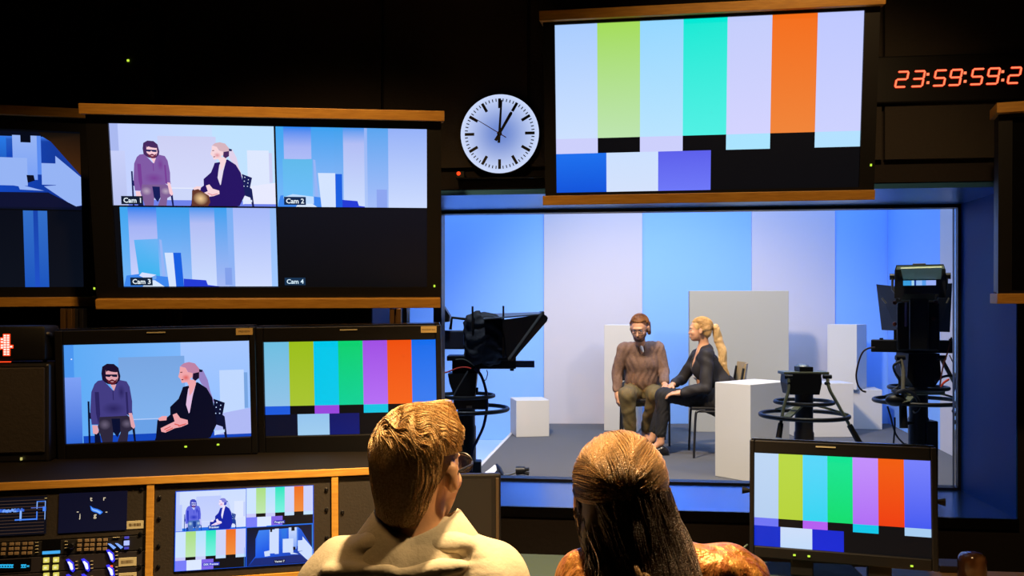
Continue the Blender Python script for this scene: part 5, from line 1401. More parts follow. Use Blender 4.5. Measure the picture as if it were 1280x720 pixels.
# hood: tray from (617,391)-(681,391) down to (640,447)
def sidepoly(pts, y0, y1): return MB().prism([(X(a), Z(b)) for a, b in pts], y0, y1)
hood = MB()
hood.hexa([(X(605), -.17, Z(398)), (X(676), -.20, Z(392)), (X(676), .20, Z(390)), (X(612), .17, Z(392))], [(X(605), -.17, Z(399.5)), (X(676), -.20, Z(393.5)), (X(676), .20, Z(391.5)), (X(612), .17, Z(393.5))])
hood.build('hood_top', mat('grey hood board', (.10, .11, .12), .5), cam)
for yy in (-.20, .195):
    sidepoly([(629, 400), (677, 393), (640, 446), (634, 446)], yy, yy + .005).build('hood_side', M['black'], cam)
fr_ = MB()
for a, b, w_ in (((677, 391), (637, 446), 0), ):
    for yy in (-.205, .205):
        fr_.tube([(X(a[0]), yy, Z(a[1])), (X(b[0]), yy, Z(b[1]))], .010, 6)
    for q in (a, b): fr_.tube([(X(q[0]), -.205, Z(q[1])), (X(q[0]), .205, Z(q[1]))], .010, 6)
fr_.build('glass_frame', M['steel'], cam)
sidepoly([(677, 391), (683, 397), (682, 401), (640, 449), (636, 447)], -.212, -.19).build('frame_side', M['black_metal'], cam)
sidepoly([(677, 391), (683, 397), (682, 401), (640, 449), (636, 447)], .19, .212).build('frame_side', M['black_metal'], cam)
sidepoly([(681, 394), (683, 397), (641, 449), (638, 448)], -.19, .19).build('prompter_screen', M['bars_off'], cam)
for px, t_, b_ in ((592, 383, 412), (629.5, 382.5, 446)):
    MB().cbox((X(px), -.13, (Z(t_) + Z(b_)) / 2), (.011, .011, Z(t_) - Z(b_)), ch=.002).build('upright', M['black_metal'], cam)
MB().box((X(560), -.09, Z(450)), (X(645), .09, Z(444)), ch=.003).build('base_plate', M['black'], cam)
MB().box((X(597), -.05, Z(460.5)), (X(645), .05, Z(449)), ch=.004).build('slide_rail', M['black'], cam)
MB().box((X(640), -.03, Z(459)), (X(668), .03, Z(451)), ch=.002).build('rail_tube', mat('blue black tube', (.01, .03, .10), .4), cam)
MB().box((X(566), -.06, Z(466)), (X(600), .06, Z(450)), ch=.004).build('wedge_plate', M['black'], cam)
MB().tube([(X(640), 0, Z(461)), (X(640), 0, Z(463.5))], .012, 10).build('lock_knob', M['black'], cam, True)
def wire(name, label, pts, r, m, dy=-.1):
    q = [W(a, b, YC) + Vector((0, dy, 0)) for a, b in pts]
    return tag(MB().tube(q, r, 8, smoothpts=True).build(name, m, None, True), label, 'cable')
wire('camera_cable', 'thick dark cable hanging from the side-on hooded camera down its pedestal', [(594, 459), (601, 466), (606, 478), (609, 493), (609, 510), (605, 530), (598, 546), (592, 560), (590, 585)], .008, mat('deep blue black cable', (.006, .012, .05), .4))
wire('red_cable', 'thin red cable under the side-on hooded camera', [(556, 464.5), (562, 463), (568, 460.5), (576, 458), (584, 457.5), (590, 459)], .004, M['red_cable'], -.12)
wire('cable_loop', 'thin cable loops under the slide rail of the side-on camera', [(598, 462), (603, 468), (607, 474), (610, 466), (609, 461)], .0025, M['cable'])
wire('grey_cable', 'pale twisted cable running along the side of the hooded camera pedestal head', [(586, 462), (578, 476), (571, 488), (566, 500), (558, 516)], .004, M['steel'], -.12)
wire('top_cable', 'thin pale cable over the wedge plate of the side-on camera', [(571, 448), (580, 447.5), (588, 451), (594, 456)], .0025, M['olive'], -.12)

# ---- camera seen from behind
o = (W(1148, 500, YC).x, YC, 0)
r = thing('camera_pedestal', 'pedestal under the camera seen from behind at the end of the window', 'camera pedestal', T3(*o))
ped(r, o, 1148, 501, .235, 470, 525)
MB().prism([(L(a, 0, 0, o).x, L(0, b, 0, o).z) for a, b in ((1128, 441), (1166, 441), (1168, 470), (1160, 482), (1134, 482), (1126, 470))], -.08, .08).build('pan_head', M['black'], r)
MB().box(tuple(L(1122, 492, -.09, o)), tuple(L(1172, 486, .09, o)), ch=.004).build('ring_hub', M['olive'], r)
MB().cbox(tuple(L(1131, 528, -.03, o)), (.06, .03, .018), ch=.004).build('lock_lever', M['black'], r)
for pts in (((1115, 445), (1117, 462), (1115, 482), (1113, 503), (1112, 530)), ((1165, 445), (1172, 462), (1183, 485), (1191, 499), (1200, 512))):
    q = [L(a, b, -.10 - .02 * i, o) for i, (a, b) in enumerate(pts)]
    h_ = MB().tube(q[:4], .011, 10, smoothpts=True).build('pan_handle', mat('worn grey tube', (.30, .28, .22), .4, metal=.4), r, True)
    MB().tube([q[3], q[4]], [.020, .022], 12).build('grip', M['black'], h_, True)
    MB().tube([L(pts[0][0] - 5, 446, -.10, o), L(pts[0][0] + 6, 446, -.10, o)], .014, 12).build('handle_clamp', M['black'], h_, True)
MB().ell(tuple(L(1106, 497, -.14, o)), (.055, .04, .035), None, 18, 12).build('zoom_control', M['black'], r, True)
MB().ell(tuple(L(1182, 511, -.12, o)), (.024, .024, .016), None, 14, 10).build('focus_knob', M['black'], r, True)
MB().cbox(tuple(L(1110, 486, -.15, o)), (.06, .05, .02), ch=.004).build('cable_clamp', M['black'], r)
th_ = math.atan2(1148 - 640, F)
cam = thing('studio_camera', 'studio camera seen from behind with its lit viewfinder and hood wings', 'camera', T3(o[0], o[1], W(0, 440, YC).z) @ Matrix.Rotation(-th_, 4, 'Z'))
oc = (o[0], o[1], W(0, 440, YC).z)
def X(px): return (px - 1148) * YC / F * math.cos(th_)
MB().box((X(1088), -.05, Z(440.5)), (X(1197), .05, Z(425)), ch=.005).build('base_rail', M['black'], cam)
for px in (1119.5, 1171.5): MB().box((X(px - 2.6), -.02, Z(427)), (X(px + 2.6), .0, Z(412)), ch=.001).build('upright', M['black'], cam)
for px in (1101, 1188): MB().cbox((X(px), 0, Z(424)), (.020, .03, .010), ch=.002).build('rail_screw', M['black'], cam)
MB().box((X(1121), -.10, Z(438)), (X(1174), .25, Z(378)), ch=.012).build('camera_body', M['black'], cam)
MB().box((X(1137), -.22, Z(436)), (X(1160), -.09, Z(374)), ch=.008).build('battery_adapter', M['black'], cam)
MB().box((X(1131), -.105, Z(408)), (X(1134.5), -.095, Z(378)), ch=.002).build('side_connector_strip', mat('violet grey strip', (.12, .13, .3), .4), cam)
for px, py in ((1118.5, 378.5), (1169.5, 378.5), (1118.5, 405), (1166.5, 398)):
    MB().lathe([(.012, 0), (.010, .004)], T=Matrix.Translation((X(px), -.10, Z(py))) @ Ty, n=16).build('body_knob', mat('dull red brown knob', (.10, .02, .015), .5), cam, True)
# viewfinder
MB().prism([(X(a), Z(b)) for a, b in ((1119, 373), (1119, 340), (1121, 333), (1178, 333), (1180.5, 340), (1180.5, 373), (1172, 373), (1172, 368), (1130, 368), (1128, 373))], -.20, -.06).build('viewfinder_body', M['black_metal'], cam)
MB().box((X(1141), -.16, Z(333.5)), (X(1157), -.10, Z(331)), ch=.002).build('tally_light', mat('grey tally lens', (.15, .15, .14), .4), cam)
MB().prism([(X(a), Z(b)) for a, b in ((1122, 334.5), (1178, 334.5), (1179, 338.5), (1121, 338.5))], -.215, -.199).build('viewfinder_lip', mat('greenish grey lip', (.22, .27, .22), .4), cam)
hv = MB(); hv.hexa([(X(1127), -.30, Z(338.5)), (X(1175.5), -.30, Z(338)), (X(1175), -.20, Z(351)), (X(1129.5), -.20, Z(351))], [(X(1127), -.295, Z(337)), (X(1175.5), -.295, Z(336.5)), (X(1175), -.195, Z(350)), (X(1129.5), -.195, Z(350))])
hv.build('sun_hood', mat('olive green hood', (.42, .52, .30), .5), cam)
pv = Pic(X(1169) - X(1129.5), Z(352) - Z(358))
pv.rect(0, 0, 1, 1, (60, 140, 225)); pv.rect(.0, 0, .22, 1, (60, 160, 225)); pv.rect(.26, 0, .34, 1, (170, 215, 240)); pv.rect(.34, 0, .40, 1, (20, 60, 150)); pv.rect(.40, 0, .58, 1, (150, 190, 250)); pv.rect(.58, 0, .7, 1, (90, 160, 240)); pv.rect(.7, 0, 1, 1, (160, 180, 250))
ps = pv.build(cam, -.203, 'viewfinder_screen'); ps.location = ((X(1169) + X(1129.5)) / 2, 0, (Z(352) + Z(358)) / 2)
for s_, px in ((-1, 1115.5), (1, 1184)): MB().tube([(X(px - 3), -.13, Z(346.5)), (X(px + 3), -.13, Z(346.5))], .018, 14).build('yoke_knob', M['black'], cam, True)
for a, b in (((1116, 350), (1126, 374)), ((1182, 350), (1170, 374))): MB().tube([(X(a[0]), -.15, Z(a[1])), (X(a[0]), -.15, Z(362)), (X(b[0]), -.15, Z(b[1]))], .007, 8).build('yoke_arm', M['steel'], cam, True)
# hood wings in front of the camera (far side)
for sg_, pts in ((1, ((1094, 353), (1119, 357), (1121, 414), (1101, 414))), (-1, ((1190, 353), (1172, 354), (1174, 415), (1187, 416)))):
    b = MB(); q = [Vector((X(p_[0]) * (1.04 if i in (0, 3) else 1.01), (.26 if i in (0, 3) else .10), Z(p_[1]))) for i, p_ in enumerate(pts)]
    b.hexa(q, [v + Vector((0, .022, 0)) for v in q]); b.build('hood_wing', mat('slate black hood', (.018, .02, .028), .55), cam)
for pts in (((1101.5, 371.5), (1104, 375), (1107.5, 379)), ((1183, 379), (1186, 372))):
    MB().tube([(X(a) * 1.03, .16, Z(b)) for a, b in pts], .006, 8).build('hood_latch', M['steel'], cam, True)
MB().box((X(1118), .20, Z(416)), (X(1176), .42, Z(360)), ch=.01).build('prompter_box', M['black'], cam)
MB().box((X(1127), -.14, Z(376)), (X(1168), -.06, Z(366)), ch=.002).build('viewfinder_mount', M['olive'], cam)
wire('headset_cable', 'thin dark cable looping out in front of the white block beside the rear view camera', [(1089, 434), (1081, 435), (1074, 440), (1069, 452), (1066, 468), (1068, 480), (1073, 487), (1078, 489)], .005, mat('brown black cable', (.03, .012, .008), .5), -.05)
wire('curled_cable', 'thick blue black cable curling beside the grey pan handle', [(1114, 450), (1106, 455), (1107, 463), (1112, 471), (1112, 480), (1104, 486)], .007, M['cable'], -.12)
wire('loop_cable', 'thick cable looping under the ring of the rear view camera pedestal', [(1101, 487), (1112, 484), (1122, 489), (1129, 500), (1126, 508), (1122, 510)], .010, M['cable'], -.2)
wire('dangling_cable', 'thin cable with a plug hanging below the zoom control', [(1098, 505), (1102, 518), (1105, 530), (1110, 542), (1119, 552)], .005, M['cable'], -.12)
wire('hanging_strap', 'thin dark strap hanging straight down beside the plug cable', [(1105, 518), (1105, 532), (1103, 555)], .005, M['cable'], -.14)
wire('brown_cable', 'thin red brown cable running down the back of the rear view camera', [(1163, 420), (1159, 436), (1153, 455), (1149, 478)], .004, mat('red brown cable', (.12, .03, .02), .5), -.24)
wire('red_lead', 'short bright red lead at the head of the rear view camera pedestal', [(1150, 479), (1154, 474), (1160, 470)], .006, M['red_cable'], -.24)
wire('right_cable', 'black cable arching from the pan head over to the end of the window', [(1152, 474), (1163, 468), (1175, 468), (1186, 474), (1196, 484)], .007, M['cable'], -.16)
wire('slim_cable', 'slim cable falling from the base rail to the far pan handle', [(1176, 443), (1184, 460), (1192, 475), (1202, 490)], .003, M['cable'], -.1)
for i, px in enumerate((1126, 1131)):
    wire('short_cable', ['short thin cable under the hood of the rear view camera, outer one', 'short thin cable under the hood of the rear view camera, inner one'][i], [(px, 412), (px - 1, 420), (px - 2, 427)], .003, M['cable'], .0)
MB_pl = MB().ell(tuple(W(1119, 552, YC) + Vector((0, -.12, 0))), (.014, .010, .010), None, 12, 8)
tag(MB_pl.build('cable_plug', M['black'], None, True), 'black plug at the end of the cable dangling below the zoom control', 'plug')
# studio ceiling lamps (lights only, no fittings modelled)
# ================================================================== THE PAIR AT THE DESK
def smooth(e0, e1, x): t = np.clip((x - e0) / (e1 - e0), 0, 1); return t * t * (3 - 2 * t)
def office_chair(label, x, y):
    t = thing('office_chair', label, 'chair', T3(x, y, 0), 'office chairs at the desk')
    MB().box((-.23, -.20, .42), (.23, .24, .49), ch=.03).build('seat', M['black'], t, True)
    MB().box((-.20, -.27, .52), (.20, -.22, .88), ch=.02).build('backrest', M['black'], t, True)
    MB().tube([(0, -.2, .44), (0, -.30, .46), (0, -.30, .60), (0, -.26, .66)], .016, 10, smoothpts=True).build('back_arm', M['black_metal'], t, True)
    MB().tube([(0, 0, .10), (0, 0, .43)], [.03, .025], 14).build('gas_column', M['black_metal'], t, True)
    for k in range(5):
        a = rad(72 * k + 20); MB().tube([(0, 0, .12), (.28 * math.cos(a), .28 * math.sin(a), .075)], [.025, .015], 10).build('foot_arm', M['black'], t, True)
        MB().torus((.28 * math.cos(a), .28 * math.sin(a), .031), .020, .011, None, 18, 8, axis='X').build('castor', M['black'], t, True)
    return t

def sphere_dirs(n):
    v = rng.normal(size=(n, 3)); return v / np.linalg.norm(v, axis=1, keepdims=True)

def desk_man():
    root = thing('person', 'person with short fair brown hair and spectacles in a beige collared shirt, seen from behind', 'person', T3(-.19, 1.55, 0))
    c = np.array((-.174, 1.70, 1.198)); f = nrm((.44, .90, -.04)); sc = .95
    nb = np.array((-.185, 1.655, 1.062)); chest = np.array((-.185, 1.66, .90))
    shL, shR = np.array((-.325, 1.655, .985)), np.array((-.040, 1.66, .985))
    elL, elR = np.array((-.43, 1.80, .80)), np.array((.035, 1.82, .80))
    wrL, wrR = np.array((-.34, 2.06, .80)), np.array((-.05, 2.08, .80))
    s = SDF(); P, R = add_head(s, c, f, sc=sc)
    s.cap(nb - (0, 0, .03), c + np.array((-.012, -.03, -.05)), .058, .056, .02)
    s.cap((-.19, 1.56, .56), chest, .13, .12, .05); s.cap(chest, nb - (0, 0, .06), .12, .08, .05); s.cap(shL, shR, .05, .05, .04)
    for sh, el, wr, th in ((shL, elL, wrL, 1), (shR, elR, wrR, -1)):
        arm(s, sh, el, wr, (.045, .036, .026)); add_hand(s, wr, (.15 * th, .95, -.02), (0, 0, -1), th * 1, .35)
    for e in (-1, 1):
        h = np.array((-.19 + e * .09, 1.56, .56)); k = np.array((-.19 + e * .11, 1.97, .56)); a = np.array((-.19 + e * .12, 1.93, .11)); leg(s, h, k, a, (.08, .055, .038)); s.cap(a, a + (0, .09, -.06), .034, .030, .02)
    s.build('body', mat('warm lit skin', (.66, .36, .19), .45, bump=(80, .06)), root, .0075)
    sh_ = SDF()
    sh_.cap((-.19, 1.56, .56), (-.19, 1.60, .75), .16, .155, .05); sh_.cap((-.19, 1.60, .75), chest, .155, .145, .05)
    sh_.cap(chest + (-.09, 0, .0), chest + (.09, 0, 0), .125, .125, .06); sh_.cap(shL + (.05, .0, -.005), shR + (-.05, 0, -.005), .075, .075, .05)
    sh_.cap(shL + (.03, -.005, .005), nb + (-.05, -.0, .005), .068, .045, .04); sh_.cap(shR + (-.03, -.005, .005), nb + (.055, .0, .005), .068, .045, .04)
    for sh, el, wr in ((shL, elL, wrL), (shR, elR, wrR)): arm(sh_, sh, el, seg(el, wr, .9), (.078, .058, .042), .04)
    shirt = mat('beige cotton shirt', (.50, .43, .31), .85, noise=(30, (.44, .38, .27)), bump=(140, .12))
    # folds of the shirt across the back
    sh_.cap((-.27, 1.612, 1.070), (-.09, 1.612, 1.072), .016, .018, .035); sh_.cut((-.17, 1.575, 1.058), (.10, .030, .007), None, .016)
    sh_.cap((-.33, 1.575, 1.035), (-.22, 1.555, 1.045), .008, .006, .035); sh_.cap((-.22, 1.558, 1.03), (-.09, 1.565, 1.045), .008, .006, .035); sh_.cut((-.25, 1.54, 1.018), (.07, .022, .005), None, .018); sh_.cut((-.07, 1.55, 1.03), (.05, .022, .005), None, .018)
    sh_.cap((-.36, 1.585, .97), (-.20, 1.535, .955), .010, .014, .03); sh_.cap((-.02, 1.575, .965), (-.13, 1.53, .945), .010, .014, .03)
    sh_.cap((-.39, 1.62, .955), (-.30, 1.55, .93), .010, .010, .03)
    sh_.build('shirt', shirt, root, .0055, wrinkle(.0040, 30, 12))
    # collar standing open behind the neck
    prof = [(.060, -.012), (.063, .022), (.066, .028), (.071, .026), (.100, -.012), (.108, -.026), (.102, -.028), (.078, -.008), (.068, .010), (.066, -.014)]
    n = 48; vs = []; fs = []; k = len(prof)
    for i in range(n):
        a = 2 * math.pi * i / n; bk = -math.sin(a); sd = abs(math.cos(a))
        for r_, z in prof:
            rr = r_ * (1.05 + .10 * sd + .02 * math.sin(3 * a + 1)); zz = z * (1 + .2 * sd) + .020 * sd - .012 * max(bk, 0) - .025 * max(-bk, 0)
            vs.append((nb[0] + .004 + rr * math.cos(a), nb[1] + .015 + rr * .98 * math.sin(a), nb[2] + .012 + zz))
    for i in range(n):
        for j in range(k): fs.append((i * k + j, ((i + 1) % n) * k + j, ((i + 1) % n) * k + (j + 1) % k, i * k + (j + 1) % k))
    MB().add(vs, fs).build('collar', shirt, root, True)
    tr = SDF()
    tr.cap((-.28, 1.56, .56), (-.10, 1.56, .56), .135, .135, .04)
    for e in (-1, 1): leg(tr, np.array((-.19 + e * .09, 1.56, .56)), np.array((-.19 + e * .11, 1.97, .56)), np.array((-.19 + e * .12, 1.93, .16)), (.10, .075, .058))
    tr.build('trousers', mat('dark blue trousers', (.01, .012, .02), .8), root, .010)
    for e in (-1, 1): shoe(np.array((-.19 + e * .12, 1.93, .11)), (0, 1), M['black'], 'shoe', root, 0)
    # hair: a dense under layer and fine strands over it
    hs = SDF()
    hs.ell(P(0, -.020, .028), (.073, .093, .085), R, .02); hs.ell(P(0, -.055, -.035), (.054, .046, .070), R, .02)
    hs.ell(P(.01, .045, .082), (.040, .036, .018), R, .02)
    hs.cut(P(0, .112, -.030), (.078, .080, .098), R, .010); hs.cut(P(.080, .010, -.030), (.028, .042, .045), R, .008); hs.cut(P(-.080, .010, -.030), (.028, .042, .045), R, .008)
    hs.plane(P(0, -.02, -.102), (0, 0, -1))
    h1 = (.20, .105, .035)
    hair_base = mat('brown under hair', (.10, .05, .018), .6, noise=(30, (.16, .08, .028)))
    hb = hs.build('hair', hair_base, root, .005, wrinkle(.0015, 120, 3))
    N = 9000; D = sphere_dirs(N * 3)
    a, b, d = D.T
    ok = (d > -.80) & ~((b > .35) & (d < .30)) & ~((np.abs(a) > .45) & (b > -.30) & (d < .14)) & ~((b > .12) & (d < .25))
    D = D[ok][:N]; N = len(D)
    crown = nrm((-.12, -.02, .99)); K = 11
    Lr = rng.uniform(.7, 1.15, N); lay = rng.uniform(0, 1, N)
    w3 = rng.normal(size=(3, 3)) * 6
    pts = []
    cen = np.array((0, -.020, .028)); rad3 = np.array((.0775, .0985, .0905))
    lower = np.array((0, -.058, -.035)); rl3 = np.array((.058, .050, .073))
    d_ = D.copy()
    topness = smooth(.25, .7, D[:, 2]); frontness = smooth(-.5, .75, D[:, 1])
    for k in range(K):
        t = k / (K - 1)
        away = d_ - crown; away -= (away * d_).sum(1, keepdims=True) * d_
        away /= np.linalg.norm(away, axis=1, keepdims=True) + 1e-6
        fwd = np.array((.35, .9, .1)) - (d_ @ np.array((.35, .9, .1)))[:, None] * d_
        wob = np.sin(d_ @ w3 * 1.6) * .38
        flow = away * (1 - .55 * topness[:, None]) + fwd * .75 * topness[:, None] + wob - d_ * (wob * d_).sum(1, keepdims=True)
        flow[:, 2] -= .35 * (1 - topness)
        flow -= (flow * d_).sum(1, keepdims=True) * d_; flow /= np.linalg.norm(flow, axis=1, keepdims=True) + 1e-6
        lift = .001 + .003 * lay + .003 * topness * lay + (.004 + .011 * frontness * topness * (.75 + .45 * np.sin(D[:, 0] * 9 + 1.2) * np.cos(D[:, 1] * 5))) * (t ** .8) * (.4 + .6 * lay)
        lift = lift + .020 * np.exp(-((d_ - nrm((.30, .50, .80))) ** 2).sum(1) / .07) * (.3 + .7 * lay) + .004 * np.exp(-((d_ - nrm((.75, .35, .50))) ** 2).sum(1) / .06)
        p1 = cen + d_ * rad3; lw = smooth(-.1, -.6, d_[:, 2])[:, None]
        p2 = lower + d_ * rl3
        p = p1 * (1 - lw) + np.where(np.abs(p2) > 0, p2, p1) * lw
        p = p + d_ * lift[:, None]
        pts.append(P(0, 0, 0) + p @ R)
        nd = d_ + flow * (.052 * Lr * (1 + .9 * topness * frontness) * (1 - .35 * smooth(-.2, -.8, D[:, 2])))[:, None]
        nd /= np.linalg.norm(nd, axis=1, keepdims=True)
        A_, B_2, D_2 = nd.T
        stop = ((np.abs(A_) > .45) & (B_2 > -.30) & (D_2 < .08)) | ((B_2 > .35) & (D_2 < .18 + .25 * lay)) | (D_2 < -.86)
        d_ = np.where(stop[:, None], d_, nd)
    PP = np.stack(pts, 1)
    PP += np.sin(PP @ (rng.normal(size=(3, 3)) * 90)) * .0012
    st = strands('hair_strands', PP, .00085, hairmat('fair brown hair strands', (.56, .32, .11), (.85, .58, .27), .33, (40, 40, 40)), root)
    st.parent = hb
    eyes(P, R, root); spectacles(P, R, root, M['black'])
    return root
dmn = desk_man(); rebase(dmn)
office_chair('black office chair under the person in the beige shirt', -.19, 1.54)

def folds(amp):
    def f(x, y, z): return amp * (np.sin(x * 210 + 2.5 * np.sin(z * 40) + y * 30) * .5 + np.sin(x * 120 - z * 60 + 1.3) * .5)
    return f
def desk_woman():
    root = thing('person', 'person with long brown hair twisted back in a shiny rust brown blouse, seen from behind', 'person', T3(.25, 1.5, 0))
    c = np.array((.200, 1.63, 1.160)); f = nrm((.10, .98, -.12))
    nb = np.array((.245, 1.585, 1.055)); chest = np.array((.272, 1.59, .90))
    shL, shR = np.array((.145, 1.59, 1.000)), np.array((.398, 1.59, .998))
    elL, elR = np.array((.075, 1.74, .80)), np.array((.475, 1.75, .80)); wrL, wrR = np.array((.17, 2.04, .80)), np.array((.40, 2.05, .80))
    s = SDF(); P, R = add_head(s, c, f, sc=.95, jaw=.9)
    s.cap(nb - (0, 0, .03), c + np.array((.0, -.03, -.05)), .046, .046, .02)
    s.cap((.27, 1.5, .56), chest, .12, .105, .05); s.cap(chest, nb - (0, 0, .06), .10, .065, .05); s.cap(shL, shR, .042, .042, .04)
    for sh, el, wr, th in ((shL, elL, wrL, 1), (shR, elR, wrR, -1)):
        arm(s, sh, el, wr, (.038, .031, .022)); add_hand(s, wr, (.1 * th, .95, -.02), (0, 0, -1), th, .35, .92)
    for e in (-1, 1):
        h = np.array((.27 + e * .085, 1.5, .56)); k = np.array((.27 + e * .09, 1.92, .56)); a = np.array((.27 + e * .10, 1.90, .11)); leg(s, h, k, a, (.08, .05, .035)); s.cap(a, a + (0, .08, -.06), .03, .027, .02)
    s.build('body', M['skin'], root, .0075)
    b = SDF()
    b.cap((.27, 1.5, .56), (.272, 1.55, .75), .145, .125, .05); b.cap((.272, 1.55, .75), chest, .125, .12, .05); b.cap(chest + (-.06, 0, 0), chest + (.06, 0, 0), .11, .11, .05)
    b.cap(shL + (.03, 0, -.005), shR + (-.03, 0, -.005), .068, .068, .05)
    b.cap(shL + (.02, 0, .005), nb + (-.035, 0, -.005), .062, .045, .04); b.cap(shR + (-.02, 0, .005), nb + (.04, 0, -.008), .062, .045, .04)
    for sh, el, wr in ((shL, elL, wrL), (shR, elR, wrR)): arm(b, sh, el, seg(el, wr, .9), (.070, .055, .038), .04)
    for i in range(5):
        for sx, sg in ((shL, 1), (shR, -1)):
            x0 = sx[0] + sg * (-.02 + .028 * i)
            b.cap((x0, 1.545, 1.045 - .004 * abs(i - 2)), (x0 + sg * .006, 1.505, .93), .003, .007, .03)
    sat = mat('rust brown satin', (.34, .095, .018), .36, metal=.45, spec=.6, noise=(9, (.60, .27, .06), (5, 5, .8)), bump=(9, 1.0, (6, 6, .7)))
    b.build('blouse', sat, root, .005, wrinkle(.0034, 36, 21))
    tr = SDF(); tr.cap((.19, 1.5, .56), (.36, 1.5, .56), .13, .13, .04)
    for e in (-1, 1): leg(tr, np.array((.27 + e * .085, 1.5, .56)), np.array((.27 + e * .09, 1.92, .56)), np.array((.27 + e * .10, 1.90, .16)), (.095, .068, .052))
    tr.build('trousers', mat('black jeans', (.01, .01, .012), .8), root, .010)
    for e in (-1, 1): shoe(np.array((.27 + e * .10, 1.90, .11)), (0, 1), M['black'], 'shoe', root, 0, .25)
    # hair
    hs = SDF()
    hs.ell(P(0, -.018, .024), (.078, .097, .086), R, .02); hs.ell(P(.0, -.055, -.04), (.066, .055, .075), R, .03)
    hs.cap(P(-.02, -.055, -.08), (.235, 1.50, 1.00), .046, .034, .04); hs.cap(P(.03, -.055, -.08), (.270, 1.50, 1.00), .044, .034, .04); hs.cap((.25, 1.50, 1.00), (.26, 1.50, .86), .034, .03, .03)
    hs.cap(P(-.055, -.02, -.03), P(-.066, -.02, -.12), .018, .013, .02); hs.cap(P(.062, -.03, -.02), P(.085, -.04, -.15), .026, .022, .02)
    hs.cut(P(0, .115, -.040), (.072, .080, .095), R, .010)
    hb = hs.build('hair', mat('shaded brown under hair', (.035, .016, .006), .6, noise=(30, (.06, .028, .01))), root, .005, wrinkle(.002, 90, 5))  # under layer darkened as well, its shade put into the colour
    K = 14
    hm = hairmat('brown hair strands', (.26, .13, .038), (.50, .28, .095), .30, (40, 40, 40)); hl = hairmat('shaded brown hair strands', (.060, .026, .009), (.12, .055, .018), .38, (40, 40, 40))  # second one, for the loose length, is a copy darkened for blocked light
    # combed cap
    D = sphere_dirs(26000); a, bb, d = D.T
    ok = (d > -.25) & ~((bb > .45) & (d < .35)) & ~((bb > .1) & (d < .05)); D = D[ok][:9000]; N = len(D)
    G = nrm((.10, -.93, -.18)); cen = np.array((0, -.018, .024)); r3 = np.array((.080, .099, .088)); lay = rng.uniform(0, 1, N)
    d_ = D.copy(); pts = []
    wv = rng.normal(size=(3, 3)) * 5
    Ls = rng.uniform(.5, 1, N)
    for k in range(K):
        to = G - d_; dist = np.linalg.norm(to, axis=1, keepdims=True); to -= (to * d_).sum(1, keepdims=True) * d_; to /= np.linalg.norm(to, axis=1, keepdims=True) + 1e-6
        swirl = np.cross(d_, to) * (.30 * np.sin(6 * D[:, 0:1] + 2 * D[:, 2:3]))
        fl = to + swirl + np.sin(d_ @ wv) * .12
        rg = .0035 * np.sin(D[:, 0] * 22 + 3 * np.sin(D[:, 1] * 6)) * (.6 + .4 * lay)
        lift = .002 + .004 * lay + rg
        pts.append(P(0, 0, 0) + (cen + d_ * r3 + d_ * lift[:, None]) @ R)
        d_ = d_ + fl * np.minimum(.085 * Ls[:, None], dist * .35); d_ /= np.linalg.norm(d_, axis=1, keepdims=True)
    st = strands('combed_strands', np.stack(pts, 1), .0008, hm, root); st.parent = hb
    # loose length down the back
    N = 8000; u = rng.uniform(-1, 1, N); lay = rng.uniform(0, 1, N)
    ang = u * 1.75; zd = rng.uniform(-.5, .25, N) - .1 * np.abs(u)
    dr = np.stack([np.sin(ang) * np.sqrt(1 - zd ** 2), -np.cos(ang) * np.sqrt(1 - zd ** 2), zd], 1)
    p0 = P(0, 0, 0) + (cen + dr * np.array((.078, .094, .088)) + dr * (.004 * lay[:, None])) @ R
    side = smooth(-.45, -.95, u)         # strands hanging in front of the near shoulder
    x1 = .232 + .080 * u + .010 * rng.normal(size=N); y1 = 1.535 - .035 * np.cos(ang * .8) - .012 * lay; z1 = 1.075 + 0 * u
    x2 = .250 + .062 * u + .012 * rng.normal(size=N) + .03 * smooth(.2, 1, u); y2 = 1.452 + .03 * u ** 2 - .014 * lay; z2 = 1.0 + 0 * u
    x3 = .262 + .050 * u + .014 * rng.normal(size=N); y3 = 1.440 + .03 * u ** 2 - .012 * lay; z3 = rng.uniform(.78, .90, N)
    xs_ = .128 + .030 * lay + .006 * rng.normal(size=N); ys_ = 1.56 + .03 * rng.normal(size=N)
    ctrl = [p0, np.stack([p0[:, 0] * .6 + x1 * .4, p0[:, 1] * .6 + y1 * .4 - .008, p0[:, 2] * .55 + z1 * .45], 1), np.stack([x1, y1, z1], 1), np.stack([x2, y2, z2], 1), np.stack([x3, y3, z3], 1)]
    sd = [p0, np.stack([p0[:, 0] * .5 + xs_ * .5, p0[:, 1] * .5 + ys_ * .5, p0[:, 2] - .05], 1), np.stack([xs_, ys_, 0 * u + 1.09], 1), np.stack([xs_ + .006, ys_, 0 * u + 1.06], 1), np.stack([xs_ + .012, ys_, 1.03 + .02 * lay], 1)]
    ctrl = [c0 * (1 - side[:, None]) + s0 * side[:, None] for c0, s0 in zip(ctrl, sd)]
    def bez(c_, t):
        c_ = list(c_)
        while len(c_) > 1: c_ = [c_[i] * (1 - t) + c_[i + 1] * t for i in range(len(c_) - 1)]
        return c_[0]
    Q = np.stack([bez(ctrl, t) for t in np.linspace(0, 1, 16)], 1)
    ph = np.floor(u * 14) * 1.7
    tt = np.linspace(0, 1, 16)
    Q[:, :, 0] += .004 * np.sin(tt[None] * 11 + ph[:, None]); Q[:, :, 1] += .004 * np.cos(tt[None] * 9 + ph[:, None] * 1.3)
    st = strands('loose_strands', Q, .0008, hl, root); st.parent = hb
